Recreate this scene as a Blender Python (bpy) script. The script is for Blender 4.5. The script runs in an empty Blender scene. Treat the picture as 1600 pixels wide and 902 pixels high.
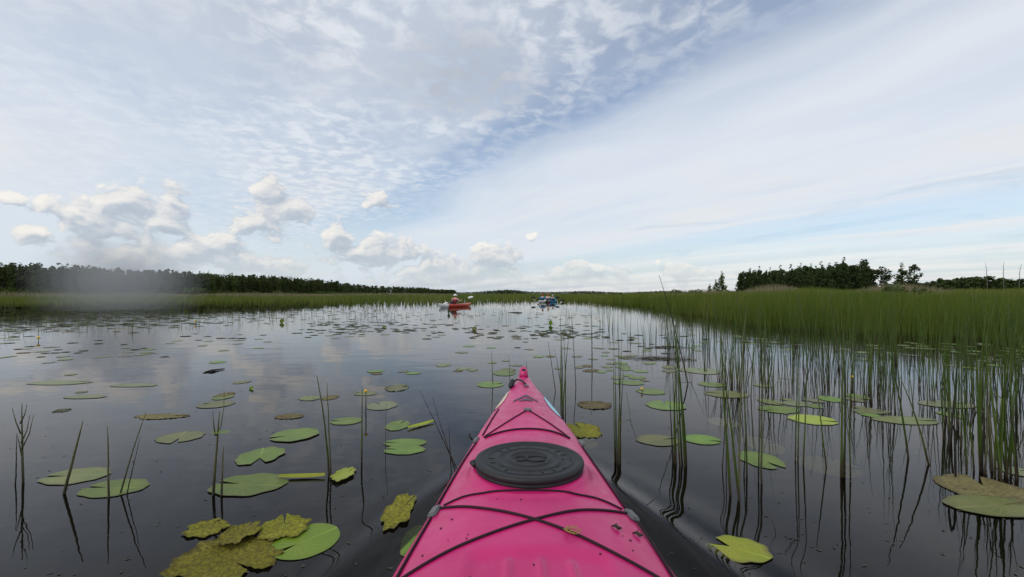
import bpy, bmesh, math, random
import numpy as np
from mathutils import Vector, Matrix
random.seed(7)
RNG = np.random.default_rng(11)
SC = bpy.context.scene
COL = SC.collection

# ------------------------------------------------------------------ camera, light, exposure
CAM_H = 0.88          # eye height above the water, seated in the kayak
FOC = 649.0           # focal length in photo pixels (photo 1600 x 902)
HOR = 459.0           # photo row of the horizon
cam_d = bpy.data.cameras.new('camera')
cam_d.sensor_width = 36.0
cam_d.lens = 36.0 * FOC / 1600.0
cam_d.shift_y = (HOR - 451.0) / 1600.0
cam_d.clip_start = 0.02
cam_d.clip_end = 9000
cam = bpy.data.objects.new('camera', cam_d)
COL.objects.link(cam)
cam.location = (0, 0, CAM_H)
cam.rotation_euler = (math.radians(90), 0, 0)
SC.camera = cam
SC.view_settings.view_transform = 'Standard'
SC.view_settings.look = 'None'
SC.view_settings.exposure = 0.0
SC.view_settings.gamma = 1.0
SC.view_settings.use_curve_mapping = False
SC.cycles.max_bounces = 8
SC.cycles.transparent_max_bounces = 12
SC.cycles.caustics_reflective = False
SC.cycles.caustics_refractive = False

SUN_DIR = Vector((-0.55, -0.50, 0.70)).normalized()
sun_d = bpy.data.lights.new('sun', 'SUN')
sun_d.energy = 1.1
sun_d.angle = math.radians(14)
sun_d.color = (1.0, 0.94, 0.85)
sun = bpy.data.objects.new('sun', sun_d)
COL.objects.link(sun)
sun.location = (-20, 0, 30)
sun.rotation_euler = SUN_DIR.to_track_quat('Z', 'Y').to_euler()


class NB:
    """short-hand for building node trees"""
    def __init__(s, tree):
        s.t = tree; s.n = tree.nodes; s.l = tree.links

    def put(s, sock, v):
        if isinstance(v, bpy.types.NodeSocket):
            s.l.new(v, sock)
        elif v is not None:
            try:
                sock.default_value = v
            except Exception:
                if isinstance(v, (tuple, list)) and len(v) == 3:
                    sock.default_value = (*v, 1.0)
                else:
                    sock.default_value = (v, v, v)

    def node(s, kind, **props):
        nd = s.n.new(kind)
        for k, v in props.items():
            setattr(nd, k, v)
        return nd

    def m(s, op, a, b=None, c=None, clamp=False):
        nd = s.node('ShaderNodeMath', operation=op, use_clamp=clamp)
        s.put(nd.inputs[0], a); s.put(nd.inputs[1], b); s.put(nd.inputs[2], c)
        return nd.outputs[0]

    def v(s, op, a, b=None, out=0):
        nd = s.node('ShaderNodeVectorMath', operation=op)
        s.put(nd.inputs[0], a); s.put(nd.inputs[1], b)
        return nd.outputs[out]

    def comb(s, x, y, z=0.0):
        nd = s.node('ShaderNodeCombineXYZ')
        s.put(nd.inputs[0], x); s.put(nd.inputs[1], y); s.put(nd.inputs[2], z)
        return nd.outputs[0]

    def sep(s, v):
        nd = s.node('ShaderNodeSeparateXYZ'); s.put(nd.inputs[0], v)
        return nd.outputs

    def noise(s, vec, scale, detail=3, rough=0.5, dist=0.0, out='Fac'):
        nd = s.node('ShaderNodeTexNoise')
        s.put(nd.inputs['Vector'], vec)
        nd.inputs['Scale'].default_value = scale
        nd.inputs['Detail'].default_value = detail
        nd.inputs['Roughness'].default_value = rough
        nd.inputs['Distortion'].default_value = dist
        return nd.outputs[out]

    def ss(s, x, a, b, lo=0.0, hi=1.0):
        nd = s.node('ShaderNodeMapRange', interpolation_type='SMOOTHSTEP')
        s.put(nd.inputs['Value'], x)
        s.put(nd.inputs['From Min'], a); s.put(nd.inputs['From Max'], b)
        s.put(nd.inputs['To Min'], lo); s.put(nd.inputs['To Max'], hi)
        return nd.outputs['Result']

    def ramp(s, x, stops, interp='LINEAR'):
        nd = s.node('ShaderNodeValToRGB')
        cr = nd.color_ramp; cr.interpolation = interp
        while len(cr.elements) < len(stops):
            cr.elements.new(0.5)
        for e, (p, c) in zip(cr.elements, stops):
            e.position = p
            e.color = (*c, 1.0) if isinstance(c, (tuple, list)) else (c, c, c, 1.0)
        s.put(nd.inputs[0], x)
        return nd.outputs[0]

    def mix(s, f, a, b, blend='MIX'):
        nd = s.node('ShaderNodeMix', data_type='RGBA', blend_type=blend)
        s.put(nd.inputs[0], f)
        for sock, val in ((nd.inputs[6], a), (nd.inputs[7], b)):
            if isinstance(val, tuple) and len(val) == 3:
                val = (*val, 1.0)
            s.put(sock, val)
        return nd.outputs[2]


def build_world():
    w = bpy.data.worlds.new('World')
    SC.world = w
    w.use_nodes = True
    w.node_tree.nodes.clear()
    B = NB(w.node_tree)
    out = B.node('ShaderNodeOutputWorld')
    sky = B.node('ShaderNodeTexSky', sky_type='NISHITA')
    sky.sun_disc = False
    sky.sun_elevation = math.asin(SUN_DIR.z)
    sky.sun_rotation = math.atan2(SUN_DIR.x, SUN_DIR.y)
    sky.air_density = 1.0; sky.dust_density = 1.2; sky.ozone_density = 1.0
    bg_sky = B.node('ShaderNodeBackground')
    # the clear air above: Nishita, a little milky from thin high cloud
    B.l.new(sky.outputs[0], bg_sky.inputs[0])
    bg_sky.inputs[1].default_value = 0.15

    d = B.node('ShaderNodeTexCoord').outputs['Generated']
    x, y, z = B.sep(d)
    zc = B.m('MAXIMUM', z, 0.0)
    # flat high layer: where the line of sight meets a plane overhead
    zz = B.m('ADD', zc, 0.05)
    P = B.comb(B.m('DIVIDE', x, zz), B.m('DIVIDE', y, zz))
    warp = B.noise(P, 0.55, 3, 0.5, out='Color')
    warp2 = B.v('SUBTRACT', warp, (0.5, 0.5, 0.5))
    Pw = B.v('ADD', P, B.v('MULTIPLY', warp2, (0.9, 0.9, 0.0)))
    DX, DY = -0.574, 0.819
    along = B.v('DOT_PRODUCT', Pw, (DX, DY, 0), out=1)
    across = B.v('DOT_PRODUCT', Pw, (-DY * -1, -DX, 0), out=1)
    # cover as a function of the distance across the streaks
    cov = B.ramp(B.m('MULTIPLY_ADD', across, 0.1, 0.2), [
        (0.0, 0.98), (0.10, 0.96), (0.145, 0.82), (0.185, 0.76), (0.225, 0.82),
        (0.27, 0.84), (0.30, 0.68), (0.322, 0.30), (0.345, 0.28), (0.372, 0.74), (0.42, 0.96), (0.56, 0.95), (0.72, 0.92), (1.0, 0.88)])
    st = B.noise(B.comb(B.m('MULTIPLY', along, 0.22), across), 2.2, 5, 0.55, 0.4)
    st2 = B.noise(B.comb(B.m('MULTIPLY', along, 0.10), across, 3.0), 0.8, 4, 0.5, 0.3)
    # low on the right the streaks open up into thin blue-grey lanes
    lanes = B.m('MULTIPLY', B.ss(across, 3.0, 5.5), B.ss(st2, 0.40, 0.62))
    veil = B.m('ADD', cov, B.m('MULTIPLY', B.m('SUBTRACT', st, 0.5), 0.75), clamp=True)
    veil = B.m('SUBTRACT', veil, B.m('MULTIPLY', lanes, 0.5), clamp=True)
    # mottled altocumulus, upper middle
    mot = B.noise(P, 9.0, 5, 0.58, 0.35)
    mot_l = B.noise(P, 0.9, 2, 0.5)
    mmask = B.m('MULTIPLY', B.ss(across, -0.9, 0.45, 0.25, 1.0), B.ss(across, 1.75, 1.25))
    motd = B.m('MULTIPLY', B.ss(mot, 0.40, 0.66), B.m('MULTIPLY', mmask, B.ss(mot_l, 0.25, 0.6)))
    veil = B.m('ADD', B.m('MULTIPLY', veil, B.m('SUBTRACT', 1.0, B.m('MULTIPLY', mmask, 0.20))), B.m('MULTIPLY', motd, 0.42), clamp=True)
    # a denser grey patch overhead, upper middle, and a small one on the right
    veil_col = B.mix(B.ss(B.noise(Pw, 0.75, 3, 0.5), 0.42, 0.68), (0.77, 0.815, 0.875), (0.81, 0.825, 0.85))
    grey = B.ss(B.v('LENGTH', B.v('MULTIPLY', B.v('SUBTRACT', Pw, (-0.22, 1.72, 0)), (1.4, 1.9, 0)), out=1), 0.75, 0.2)
    veil_col = B.mix(B.m('MULTIPLY', grey, B.ss(mot, 0.35, 0.62)), veil_col, (0.56, 0.59, 0.65))
    # everything whitens and warms toward the horizon
    low = B.ss(zc, 0.30, 0.0)
    veil = B.m('MAXIMUM', veil, B.m('MULTIPLY', low, 0.86))
    low_col = B.mix(B.ss(x, -0.3, 0.6), (0.66, 0.745, 0.84), (0.79, 0.80, 0.82))
    veil_col = B.mix(B.m('MULTIPLY', low, 0.75), veil_col, low_col)
    lanes_low = B.m('MULTIPLY', lanes, B.ss(zc, 0.26, 0.05))
    veil_col = B.mix(B.m('MULTIPLY', lanes_low, 0.55), veil_col, (0.50, 0.60, 0.71))
    bright_l = B.m('MULTIPLY', B.ss(across, 3.0, 5.0), B.ss(st2, 0.5, 0.36))
    veil_col = B.mix(B.m('MULTIPLY', bright_l, 0.45), veil_col, (0.85, 0.84, 0.83))

    az0 = B.m('ARCTAN2', x, y)
    tilt = B.m('ADD', zc, B.m('MULTIPLY', az0, -0.06))
    ln2 = B.noise(B.comb(B.m('MULTIPLY', az0, 3.2), B.m('MULTIPLY', tilt, 30.0), 4.0), 1.0, 5, 0.6, 0.5)
    lmask = B.m('MULTIPLY', B.m('MULTIPLY', B.ss(az0, 0.15, 0.5), B.ss(zc, 0.03, 0.07)), B.ss(zc, 0.24, 0.13))
    veil_col = B.mix(B.m('MULTIPLY', lmask, B.ss(ln2, 0.50, 0.66, 0.0, 0.8)), veil_col, (0.49, 0.60, 0.72))
    veil_col = B.mix(B.m('MULTIPLY', lmask, B.ss(ln2, 0.44, 0.30, 0.0, 0.6)), veil_col, (0.84, 0.83, 0.82))
    # heaped cumulus low over the shores: azimuth / slope coordinates
    az = B.m('ARCTAN2', x, y)
    el = B.m('DIVIDE', z, B.m('SQRT', B.m('ADD', B.m('MULTIPLY', x, x), B.m('MULTIPLY', y, y))))
    c0 = B.comb(az, el)
    blobs = [(150, 348, 120, 34), (120, 335, 50, 26), (205, 330, 55, 34), (272, 318, 34, 30), (255, 350, 60, 34), (330, 385, 75, 34),
             (428, 300, 34, 34), (405, 345, 60, 28), (445, 330, 55, 26), (530, 372, 46, 30), (575, 392, 70, 26), (592, 313, 32, 20), (628, 392, 34, 22),
             (690, 414, 46, 24), (775, 405, 52, 22), (720, 425, 120, 22), (905, 426, 80, 18), (1058, 422, 40, 15), (833, 370, 10, 10),
             (5, 312, 30, 18), (230, 405, 120, 38), (60, 365, 40, 14), (820, 440, 300, 14), (400, 410, 120, 22)]

    def field(vec):
        wv = B.v('SUBTRACT', B.noise(vec, 9.0, 3, 0.5, out='Color'), (0.5, 0.5, 0.5))
        vec = B.v('ADD', vec, B.v('MULTIPLY', wv, (0.085, 0.06, 0.0)))
        cur = None
        for (px, py, rx, ry) in blobs:
            u = (px - 800.0) / FOC
            a0 = math.atan(u); hyp = math.sqrt(1 + u * u)
            e0 = (HOR - py) / FOC / hyp
            ra = rx / FOC / (1 + u * u); re = ry / FOC / hyp
            q = B.v('MULTIPLY', B.v('SUBTRACT', vec, (a0, e0, 0)), (1 / ra, 1 / re, 0))
            L = B.v('LENGTH', q, out=1)
            cur = L if cur is None else B.node_smin(cur, L)
        nz = B.noise(B.v('MULTIPLY', vec, (1.0, 1.5, 1.0)), 21.0, 8, 0.57)
        return B.m('ADD', B.m('SUBTRACT', 1.0, cur), B.m('MULTIPLY', B.m('SUBTRACT', nz, 0.5), 3.0))

    def smin(a, b):
        nd = B.node('ShaderNodeMath', operation='SMOOTH_MIN')
        B.put(nd.inputs[0], a); B.put(nd.inputs[1], b); nd.inputs[2].default_value = 0.2
        return nd.outputs[0]
    B.node_smin = smin
    f1 = field(c0)
    f2 = field(B.v('ADD', c0, (-0.008, 0.014, 0.0)))
    cum = B.ss(f1, -0.05, 0.36)
    lit = B.m('ADD', 0.46, B.m('MULTIPLY', B.m('SUBTRACT', f1, f2), 0.50), clamp=True)
    lit = B.m('MULTIPLY', lit, B.ss(f1, 1.5, 0.3, 0.75, 1.0))
    lit = B.m('MULTIPLY', lit, B.ss(el, 0.02, 0.15, 0.8, 1.0))
    cum_col = B.ramp(lit, [(0.0, (0.40, 0.455, 0.53)), (0.35, (0.50, 0.55, 0.62)), (0.6, (0.82, 0.795, 0.77)), (0.85, (1.0, 0.94, 0.85))])
    cum_col = B.mix(B.ss(el, 0.10, 0.0, 0.0, 0.45), cum_col, (0.60, 0.675, 0.775))
    cum = B.m('MULTIPLY', cum, B.ss(y, 0.0, 0.15))
    cum = B.m('MULTIPLY', cum, B.ss(el, 0.0, 0.08, 0.35, 0.88))
    cloud_col = B.mix(cum, veil_col, cum_col)
    alpha = B.m('MAXIMUM', B.m('MULTIPLY', veil, 0.93), cum)
    bg_c = B.node('ShaderNodeBackground')
    B.l.new(cloud_col, bg_c.inputs[0]); bg_c.inputs[1].default_value = 1.0
    mx = B.node('ShaderNodeMixShader')
    B.l.new(alpha, mx.inputs[0]); B.l.new(bg_sky.outputs[0], mx.inputs[1]); B.l.new(bg_c.outputs[0], mx.inputs[2])
    B.l.new(mx.outputs[0], out.inputs[0])


build_world()


# ------------------------------------------------------------------ helpers
def at(px, py, z=0.0):
    """the point at height z that the photo shows at pixel (px, py)"""
    Y = (CAM_H - z) * FOC / (py - HOR)
    return Vector(((px - 800.0) * Y / FOC, Y, z))


class MB:
    def __init__(s):
        s.v = []; s.f = []; s.attr = {}

    def add(s, verts, faces):
        o = len(s.v)
        s.v.extend([tuple(v) for v in verts])
        s.f.extend([tuple(i + o for i in f) for f in faces])
        return o

    def tube(s, pts, radii, sides=6, cap=True):
        pts = [Vector(p) for p in pts]
        n = len(pts)
        if not hasattr(radii, '__len__'):
            radii = [radii] * n
        up = Vector((0.13, 0.31, 0.94)).normalized()
        rings = []
        t0 = (pts[1] - pts[0]).normalized()
        if abs(t0.dot(up)) > 0.9:
            up = Vector((1, 0.05, 0.02)).normalized()
        nx = t0.cross(up).normalized()
        vs = []
        for i, p in enumerate(pts):
            t = (pts[min(i + 1, n - 1)] - pts[max(i - 1, 0)])
            if t.length < 1e-9:
                t = t0
            t = t.normalized()
            nx = (nx - t * nx.dot(t))
            nx = nx.normalized() if nx.length > 1e-6 else t.orthogonal().normalized()
            ny = t.cross(nx)
            for k in range(sides):
                a = 2 * math.pi * k / sides
                vs.append(p + (nx * math.cos(a) + ny * math.sin(a)) * radii[i])
        fs = []
        for i in range(n - 1):
            for k in range(sides):
                k2 = (k + 1) % sides
                fs.append((i * sides + k, i * sides + k2, (i + 1) * sides + k2, (i + 1) * sides + k))
        if cap:
            fs.append(tuple(reversed(range(sides))))
            fs.append(tuple((n - 1) * sides + k for k in range(sides)))
        return s.add(vs, fs)

    def lathe(s, prof, seg=32, c=(0, 0, 0), close=True):
        vs = []; fs = []
        for (r, z) in prof:
            for k in range(seg):
                a = 2 * math.pi * k / seg
                vs.append((c[0] + r * math.cos(a), c[1] + r * math.sin(a), c[2] + z))
        for i in range(len(prof) - 1):
            for k in range(seg):
                k2 = (k + 1) % seg
                fs.append((i * seg + k, i * seg + k2, (i + 1) * seg + k2, (i + 1) * seg + k))
        if close:
            fs.append(tuple(reversed(range(seg))))
            fs.append(tuple((len(prof) - 1) * seg + k for k in range(seg)))
        s.add(vs, fs)

    def box(s, c, size, rot=None):
        hx, hy, hz = size[0] / 2, size[1] / 2, size[2] / 2
        vs = [Vector((sx * hx, sy * hy, sz * hz)) for sx in (-1, 1) for sy in (-1, 1) for sz in (-1, 1)]
        if rot is not None:
            vs = [rot @ v for v in vs]
        vs = [v + Vector(c) for v in vs]
        s.add(vs, [(0, 1, 3, 2), (4, 6, 7, 5), (0, 4, 5, 1), (2, 3, 7, 6), (0, 2, 6, 4), (1, 5, 7, 3)])

    def ball(s, c, r, seg=10, rings=7, rot=None):
        if not hasattr(r, '__len__'):
            r = (r, r, r)
        vs = []; fs = []
        for i in range(rings + 1):
            th = math.pi * i / rings
            for k in range(seg):
                a = 2 * math.pi * k / seg
                p = Vector((r[0] * math.sin(th) * math.cos(a), r[1] * math.sin(th) * math.sin(a), r[2] * math.cos(th)))
                if rot is not None:
                    p = rot @ p
                vs.append(p + Vector(c))
        for i in range(rings):
            for k in range(seg):
                k2 = (k + 1) % seg
                fs.append((i * seg + k, (i + 1) * seg + k, (i + 1) * seg + k2, i * seg + k2))
        s.add(vs, fs)

    def mesh(s, name, mat, smooth=True):
        me = bpy.data.meshes.new(name)
        me.from_pydata(s.v, [], s.f)
        if smooth:
            me.polygons.foreach_set('use_smooth', [True] * len(me.polygons))
        for k, vals in s.attr.items():
            a = me.attributes.new(k, 'FLOAT', 'POINT')
            a.data.foreach_set('value', vals)
        if mat is not None:
            me.materials.append(mat)
        me.update()
        return me

    def build(s, name, mat, parent=None, smooth=True):
        o = bpy.data.objects.new(name, s.mesh(name, mat, smooth))
        COL.objects.link(o)
        if parent is not None:
            o.parent = parent
        return o


def tag(o, label=None, cat=None, group=None, kind=None):
    if label: o['label'] = label
    if cat: o['category'] = cat
    if group: o['group'] = group
    if kind: o['kind'] = kind
    return o


def empty(name, loc=(0, 0, 0), rz=0.0):
    o = bpy.data.objects.new(name, None)
    o.empty_display_size = 0.1
    COL.objects.link(o)
    o.location = loc
    o.rotation_euler = (0, 0, rz)
    return o


def kids(o):
    return [c for c in bpy.data.objects if c.parent is o]


def copy_tree(o, children):
    r = o.copy(); COL.objects.link(r)
    for c in children:
        d = c.copy(); COL.objects.link(d); d.parent = r
    return r


def np_mesh(name, V, F4, mat, attr=None, smooth=True):
    me = bpy.data.meshes.new(name)
    nv, nf = len(V), len(F4)
    k = F4.shape[1]
    me.vertices.add(nv); me.vertices.foreach_set('co', V.astype(np.float32).ravel())
    me.loops.add(nf * k); me.loops.foreach_set('vertex_index', F4.astype(np.int32).ravel())
    me.polygons.add(nf)
    me.polygons.foreach_set('loop_start', np.arange(nf, dtype=np.int32) * k)
    if smooth:
        me.polygons.foreach_set('use_smooth', np.ones(nf, dtype=bool))
    if attr:
        for kk, vals in attr.items():
            a = me.attributes.new(kk, 'FLOAT', 'POINT')
            a.data.foreach_set('value', np.asarray(vals, dtype=np.float32))
    me.materials.append(mat)
    me.update(calc_edges=True)
    me.validate()
    return me


# ------------------------------------------------------------------ materials
def new_mat(name):
    m = bpy.data.materials.new(name); m.use_nodes = True
    nt = m.node_tree; nt.nodes.clear()
    B = NB(nt)
    out = B.node('ShaderNodeOutputMaterial')
    return m, B, out


def pbsdf(B, out, col, rough=0.5, spec=0.5, normal=None, coat=0.0):
    p = B.node('ShaderNodeBsdfPrincipled')
    B.put(p.inputs['Base Color'], (*col, 1.0) if isinstance(col, tuple) else col)
    B.put(p.inputs['Roughness'], rough)
    B.put(p.inputs['Specular IOR Level'], spec)
    if coat: p.inputs['Coat Weight'].default_value = coat; p.inputs['Coat Roughness'].default_value = 0.25
    if normal is not None: B.put(p.inputs['Normal'], normal)
    B.l.new(p.outputs[0], out.inputs[0])
    return p


def bump(B, h, strength=0.3, dist=0.01):
    nd = B.node('ShaderNodeBump')
    nd.inputs['Strength'].default_value = strength
    nd.inputs['Distance'].default_value = dist
    B.put(nd.inputs['Height'], h)
    return nd.outputs[0]


def obj_co(B): return B.node('ShaderNodeTexCoord').outputs['Object']
def geo_pos(B): return B.node('ShaderNodeNewGeometry').outputs['Position']
def obj_rnd(B): return B.node('ShaderNodeObjectInfo').outputs['Random']


def attr(B, name):
    nd = B.node('ShaderNodeAttribute'); nd.attribute_name = name
    return nd.outputs['Fac']


def simple(name, col, rough=0.5, spec=0.5, var=0.12, scale=30.0, bmp=0.0):
    m, B, out = new_mat(name)
    n = B.noise(obj_co(B), scale, 4, 0.6)
    c = B.mix(n, tuple(max(0, k * (1 - var)) for k in col), tuple(min(1, k * (1 + var)) for k in col))
    pbsdf(B, out, c, rough, spec, bump(B, n, bmp, 0.004) if bmp else None)
    return m


def water_mat():
    m, B, out = new_mat('lake water')
    p = geo_pos(B)
    x, y, z = B.sep(p)
    n1 = B.noise(B.v('MULTIPLY', p, (0.8, 1.6, 1)), 1.6, 3, 0.5)
    n2 = B.noise(B.v('MULTIPLY', p, (1.0, 1.7, 1)), 9.0, 3, 0.55)
    n3 = B.noise(B.v('MULTIPLY', p, (0.05, 0.16, 1)), 1.0, 2, 0.5)       # breeze lanes
    calm = B.ss(n3, 0.38, 0.66, 0.25, 1.0)
    far = B.m('MULTIPLY', B.ss(y, 1.5, 8.0, 0.5, 1.0), B.ss(y, 6.0, 26.0, 1.0, 0.10))
    h = B.m('ADD', B.m('MULTIPLY', n1, 0.009), B.m('MULTIPLY', B.m('MULTIPLY', n2, 0.0020), calm))
    h = B.m('MULTIPLY', h, far)
    nd = B.node('ShaderNodeBump'); nd.inputs['Strength'].default_value = 0.55; nd.inputs['Distance'].default_value = 1.0
    B.put(nd.inputs['Height'], h)
    fr = B.node('ShaderNodeFresnel'); fr.inputs[0].default_value = 1.333
    B.l.new(nd.outputs[0], fr.inputs[1])
    gl = B.node('ShaderNodeBsdfGlossy'); gl.inputs['Roughness'].default_value = 0.015
    gl.inputs['Color'].default_value = (0.87, 0.86, 0.86, 1)
    B.l.new(nd.outputs[0], gl.inputs['Normal'])
    tr = B.node('ShaderNodeBsdfTransparent'); tr.inputs[0].default_value = (0.78, 0.74, 0.62, 1)
    df = B.node('ShaderNodeBsdfDiffuse'); df.inputs[0].default_value = (0.004, 0.0045, 0.004, 1)
    body = B.node('ShaderNodeMixShader'); body.inputs[0].default_value = 0.12
    B.l.new(tr.outputs[0], body.inputs[1]); B.l.new(df.outputs[0], body.inputs[2])
    mx = B.node('ShaderNodeMixShader')
    B.l.new(fr.outputs[0], mx.inputs[0]); B.l.new(body.outputs[0], mx.inputs[1]); B.l.new(gl.outputs[0], mx.inputs[2])
    B.l.new(mx.outputs[0], out.inputs[0])
    return m


def leafy(name, stops, trans=0.25, rough=0.5, use='rnd', spec=0.3):
    """foliage: colour by a per-blade value, with light coming through"""
    m, B, out = new_mat(name)
    r = attr(B, 'rnd') if use == 'rnd' else obj_rnd(B)
    if use == 'tree':
        r = B.m('ADD', B.m('MULTIPLY', obj_rnd(B), 0.55), B.m('MULTIPLY', attr(B, 'rnd'), 0.45))
    if use == 'bed':
        pz = geo_pos(B)
        big = B.noise(B.v('MULTIPLY', pz, (0.12, 0.05, 0)), 1.0, 3, 0.55)
        r = B.m('ADD', B.m('MULTIPLY', attr(B, 'rnd'), 0.68), B.ss(big, 0.3, 0.7, 0.0, 0.38))
    c = B.ramp(r, stops)
    p = B.node('ShaderNodeBsdfPrincipled')
    B.l.new(c, p.inputs['Base Color']); p.inputs['Roughness'].default_value = rough
    p.inputs['Specular IOR Level'].default_value = spec
    t = B.node('ShaderNodeBsdfTranslucent')
    B.l.new(B.mix(0.6, c, (0.16, 0.24, 0.03), 'MIX'), t.inputs[0])
    mx = B.node('ShaderNodeMixShader'); mx.inputs[0].default_value = trans
    B.l.new(p.outputs[0], mx.inputs[1]); B.l.new(t.outputs[0], mx.inputs[2])
    B.l.new(mx.outputs[0], out.inputs[0])
    return m


def pad_mat(name, base, edge, spot, spots=0.5, rough=0.42, bmp=0.35, fuzz=False, veins=1.0):
    m, B, out = new_mat(name)
    co = obj_co(B)
    ang = attr(B, 'ang'); rad = attr(B, 'rad')
    rnd = obj_rnd(B)
    off = B.v('ADD', co, B.comb(B.m('MULTIPLY', rnd, 37.0), B.m('MULTIPLY', rnd, 11.0)))
    n_big = B.noise(off, 9.0, 4, 0.55)
    n_fine = B.noise(off, 70.0, 4, 0.65)
    c = B.mix(B.ss(n_big, 0.35, 0.7), base, edge)
    if fuzz: c = B.mix(B.m('MULTIPLY', B.ss(n_fine, 0.42, 0.6), 0.6), c, spot)
    c = B.mix(B.ss(B.m('ADD', rad, B.m('MULTIPLY', n_big, 0.5)), 1.05, 1.4), c, spot)
    # veins fan out from the notch
    wv = B.m('SINE', B.m('MULTIPLY', ang, 21.0))
    vein = B.m('MULTIPLY', B.ss(wv, 0.90, 1.0), B.ss(rad, 1.0, 0.2))
    mid = B.ss(B.m('ABSOLUTE', ang), 0.06, 0.015)
    vein = B.m('MULTIPLY', B.m('MAXIMUM', vein, mid), veins)
    c = B.mix(B.m('MULTIPLY', vein, 0.6), c, tuple(min(1, k * 1.7 + 0.02) for k in edge))
    sp = B.ss(B.noise(off, 26.0, 5, 0.7), 0.70 - 0.25 * spots, 0.80 - 0.25 * spots)
    c = B.mix(B.m('MULTIPLY', sp, 0.85), c, spot)
    hue = B.node('ShaderNodeHueSaturation')
    B.put(hue.inputs['Hue'], B.m('MULTIPLY_ADD', rnd, 0.03, 0.485)); B.put(hue.inputs['Value'], B.m('MULTIPLY_ADD', rnd, 0.5, 0.78))
    B.l.new(c, hue.inputs['Color'])
    hgt = B.m('ADD', B.m('MULTIPLY', vein, -0.9), B.m('MULTIPLY', n_fine, 1.2 if fuzz else 0.35))
    hgt = B.m('ADD', hgt, B.m('MULTIPLY', n_big, 0.8))
    pbsdf(B, out, hue.outputs[0], rough, 0.28, bump(B, hgt, bmp, 0.006))
    return m


M = {}
M['water'] = water_mat()
M['bed_mud'] = simple('lake mud', (0.009, 0.007, 0.005), 0.9, 0.2, 0.4, 3.0)
M['marsh'] = simple('marsh ground', (0.055, 0.075, 0.022), 0.9, 0.1, 0.35, 0.4)
M['bed_tall'] = leafy('green reed blades', [(0.0, (0.038, 0.066, 0.009)), (0.35, (0.066, 0.105, 0.013)), (0.7, (0.12, 0.15, 0.024)), (0.92, (0.18, 0.175, 0.045)), (1.0, (0.23, 0.18, 0.08))], 0.25, 0.7, use='bed', spec=0.08)
M['bed_low'] = leafy('green sedge blades', [(0.0, (0.065, 0.095, 0.018)), (0.5, (0.115, 0.145, 0.028)), (0.85, (0.16, 0.175, 0.045)), (1.0, (0.23, 0.19, 0.09))], 0.25, 0.7, use='bed', spec=0.08)
M['dry'] = leafy('dry reed blades', [(0.0, (0.16, 0.13, 0.075)), (0.6, (0.26, 0.21, 0.13)), (1.0, (0.12, 0.125, 0.05))], 0.15, use='rnd')
M['pine'] = leafy('pine needles', [(0.0, (0.040, 0.056, 0.020)), (0.5, (0.062, 0.080, 0.026)), (1.0, (0.095, 0.108, 0.036))], 0.08, 0.7, 'tree', 0.15)
M['birch'] = leafy('birch leaves', [(0.0, (0.045, 0.072, 0.014)), (0.5, (0.070, 0.10, 0.020)), (1.0, (0.10, 0.125, 0.030))], 0.18, 0.6, 'tree', 0.2)
M['grove'] = leafy('grove foliage', [(0.0, (0.022, 0.040, 0.013)), (0.5, (0.038, 0.060, 0.018)), (1.0, (0.062, 0.086, 0.026))], 0.10, 0.7, 'tree', 0.15)
M['willow'] = leafy('willow leaves', [(0.0, (0.055, 0.075, 0.030)), (0.5, (0.085, 0.11, 0.04)), (1.0, (0.13, 0.145, 0.055))], 0.2, 0.6, 'tree', 0.2)
M['bark'] = simple('bark', (0.075, 0.055, 0.042), 0.9, 0.1, 0.35, 6.0, 0.4)
M['snag'] = simple('weathered wood', (0.16, 0.145, 0.13), 0.9, 0.1, 0.3, 6.0, 0.4)


def stem_mat(name, stops, base_col):
    m, B, out = new_mat(name)
    pos = geo_pos(B)
    z = B.sep(pos)[2]
    n = B.noise(B.v('MULTIPLY', pos, (60, 60, 9)), 1.0, 3, 0.6)
    r = B.m('ADD', B.m('MULTIPLY', obj_rnd(B), 0.6), B.m('MULTIPLY', n, 0.4))
    c = B.ramp(r, stops)
    c = B.mix(B.ss(B.m('ADD', z, B.m('MULTIPLY', B.m('SUBTRACT', n, 0.5), 0.1)), 0.13, 0.02), c, base_col)
    pbsdf(B, out, c, 0.55, 0.18, bump(B, n, 0.15, 0.002))
    return m


M['stem'] = stem_mat('bulrush stem', [(0.0, (0.026, 0.052, 0.008)), (0.5, (0.048, 0.084, 0.012)), (1.0, (0.085, 0.115, 0.022))], (0.045, 0.034, 0.018))
M['old_stem'] = stem_mat('old grey-green stem', [(0.0, (0.075, 0.085, 0.035)), (1.0, (0.13, 0.125, 0.06))], (0.05, 0.045, 0.028))
M['dark_stem'] = stem_mat('dead dark stem', [(0.0, (0.020, 0.020, 0.016)), (1.0, (0.045, 0.042, 0.03))], (0.018, 0.016, 0.012))
M['pad_green'] = pad_mat('green lily leaf', (0.088, 0.152, 0.010), (0.135, 0.20, 0.018), (0.09, 0.09, 0.02), 0.15)
M['pad_bright'] = pad_mat('bright lily leaf', (0.14, 0.26, 0.014), (0.17, 0.29, 0.02), (0.14, 0.22, 0.03), 0.0, 0.42, 0.25)
M['pad_olive'] = pad_mat('ageing lily leaf', (0.105, 0.125, 0.030), (0.155, 0.155, 0.040), (0.06, 0.045, 0.018), 0.4)
M['pad_rot'] = pad_mat('algae-covered lily leaf', (0.20, 0.205, 0.016), (0.27, 0.255, 0.028), (0.07, 0.06, 0.014), 0.4, 0.85, 1.0, True, 0.3)
M['pad_brown'] = pad_mat('brown lily leaf', (0.145, 0.115, 0.042), (0.185, 0.165, 0.06), (0.06, 0.04, 0.02), 0.6, 0.7, 0.6, True, 0.5)
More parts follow.
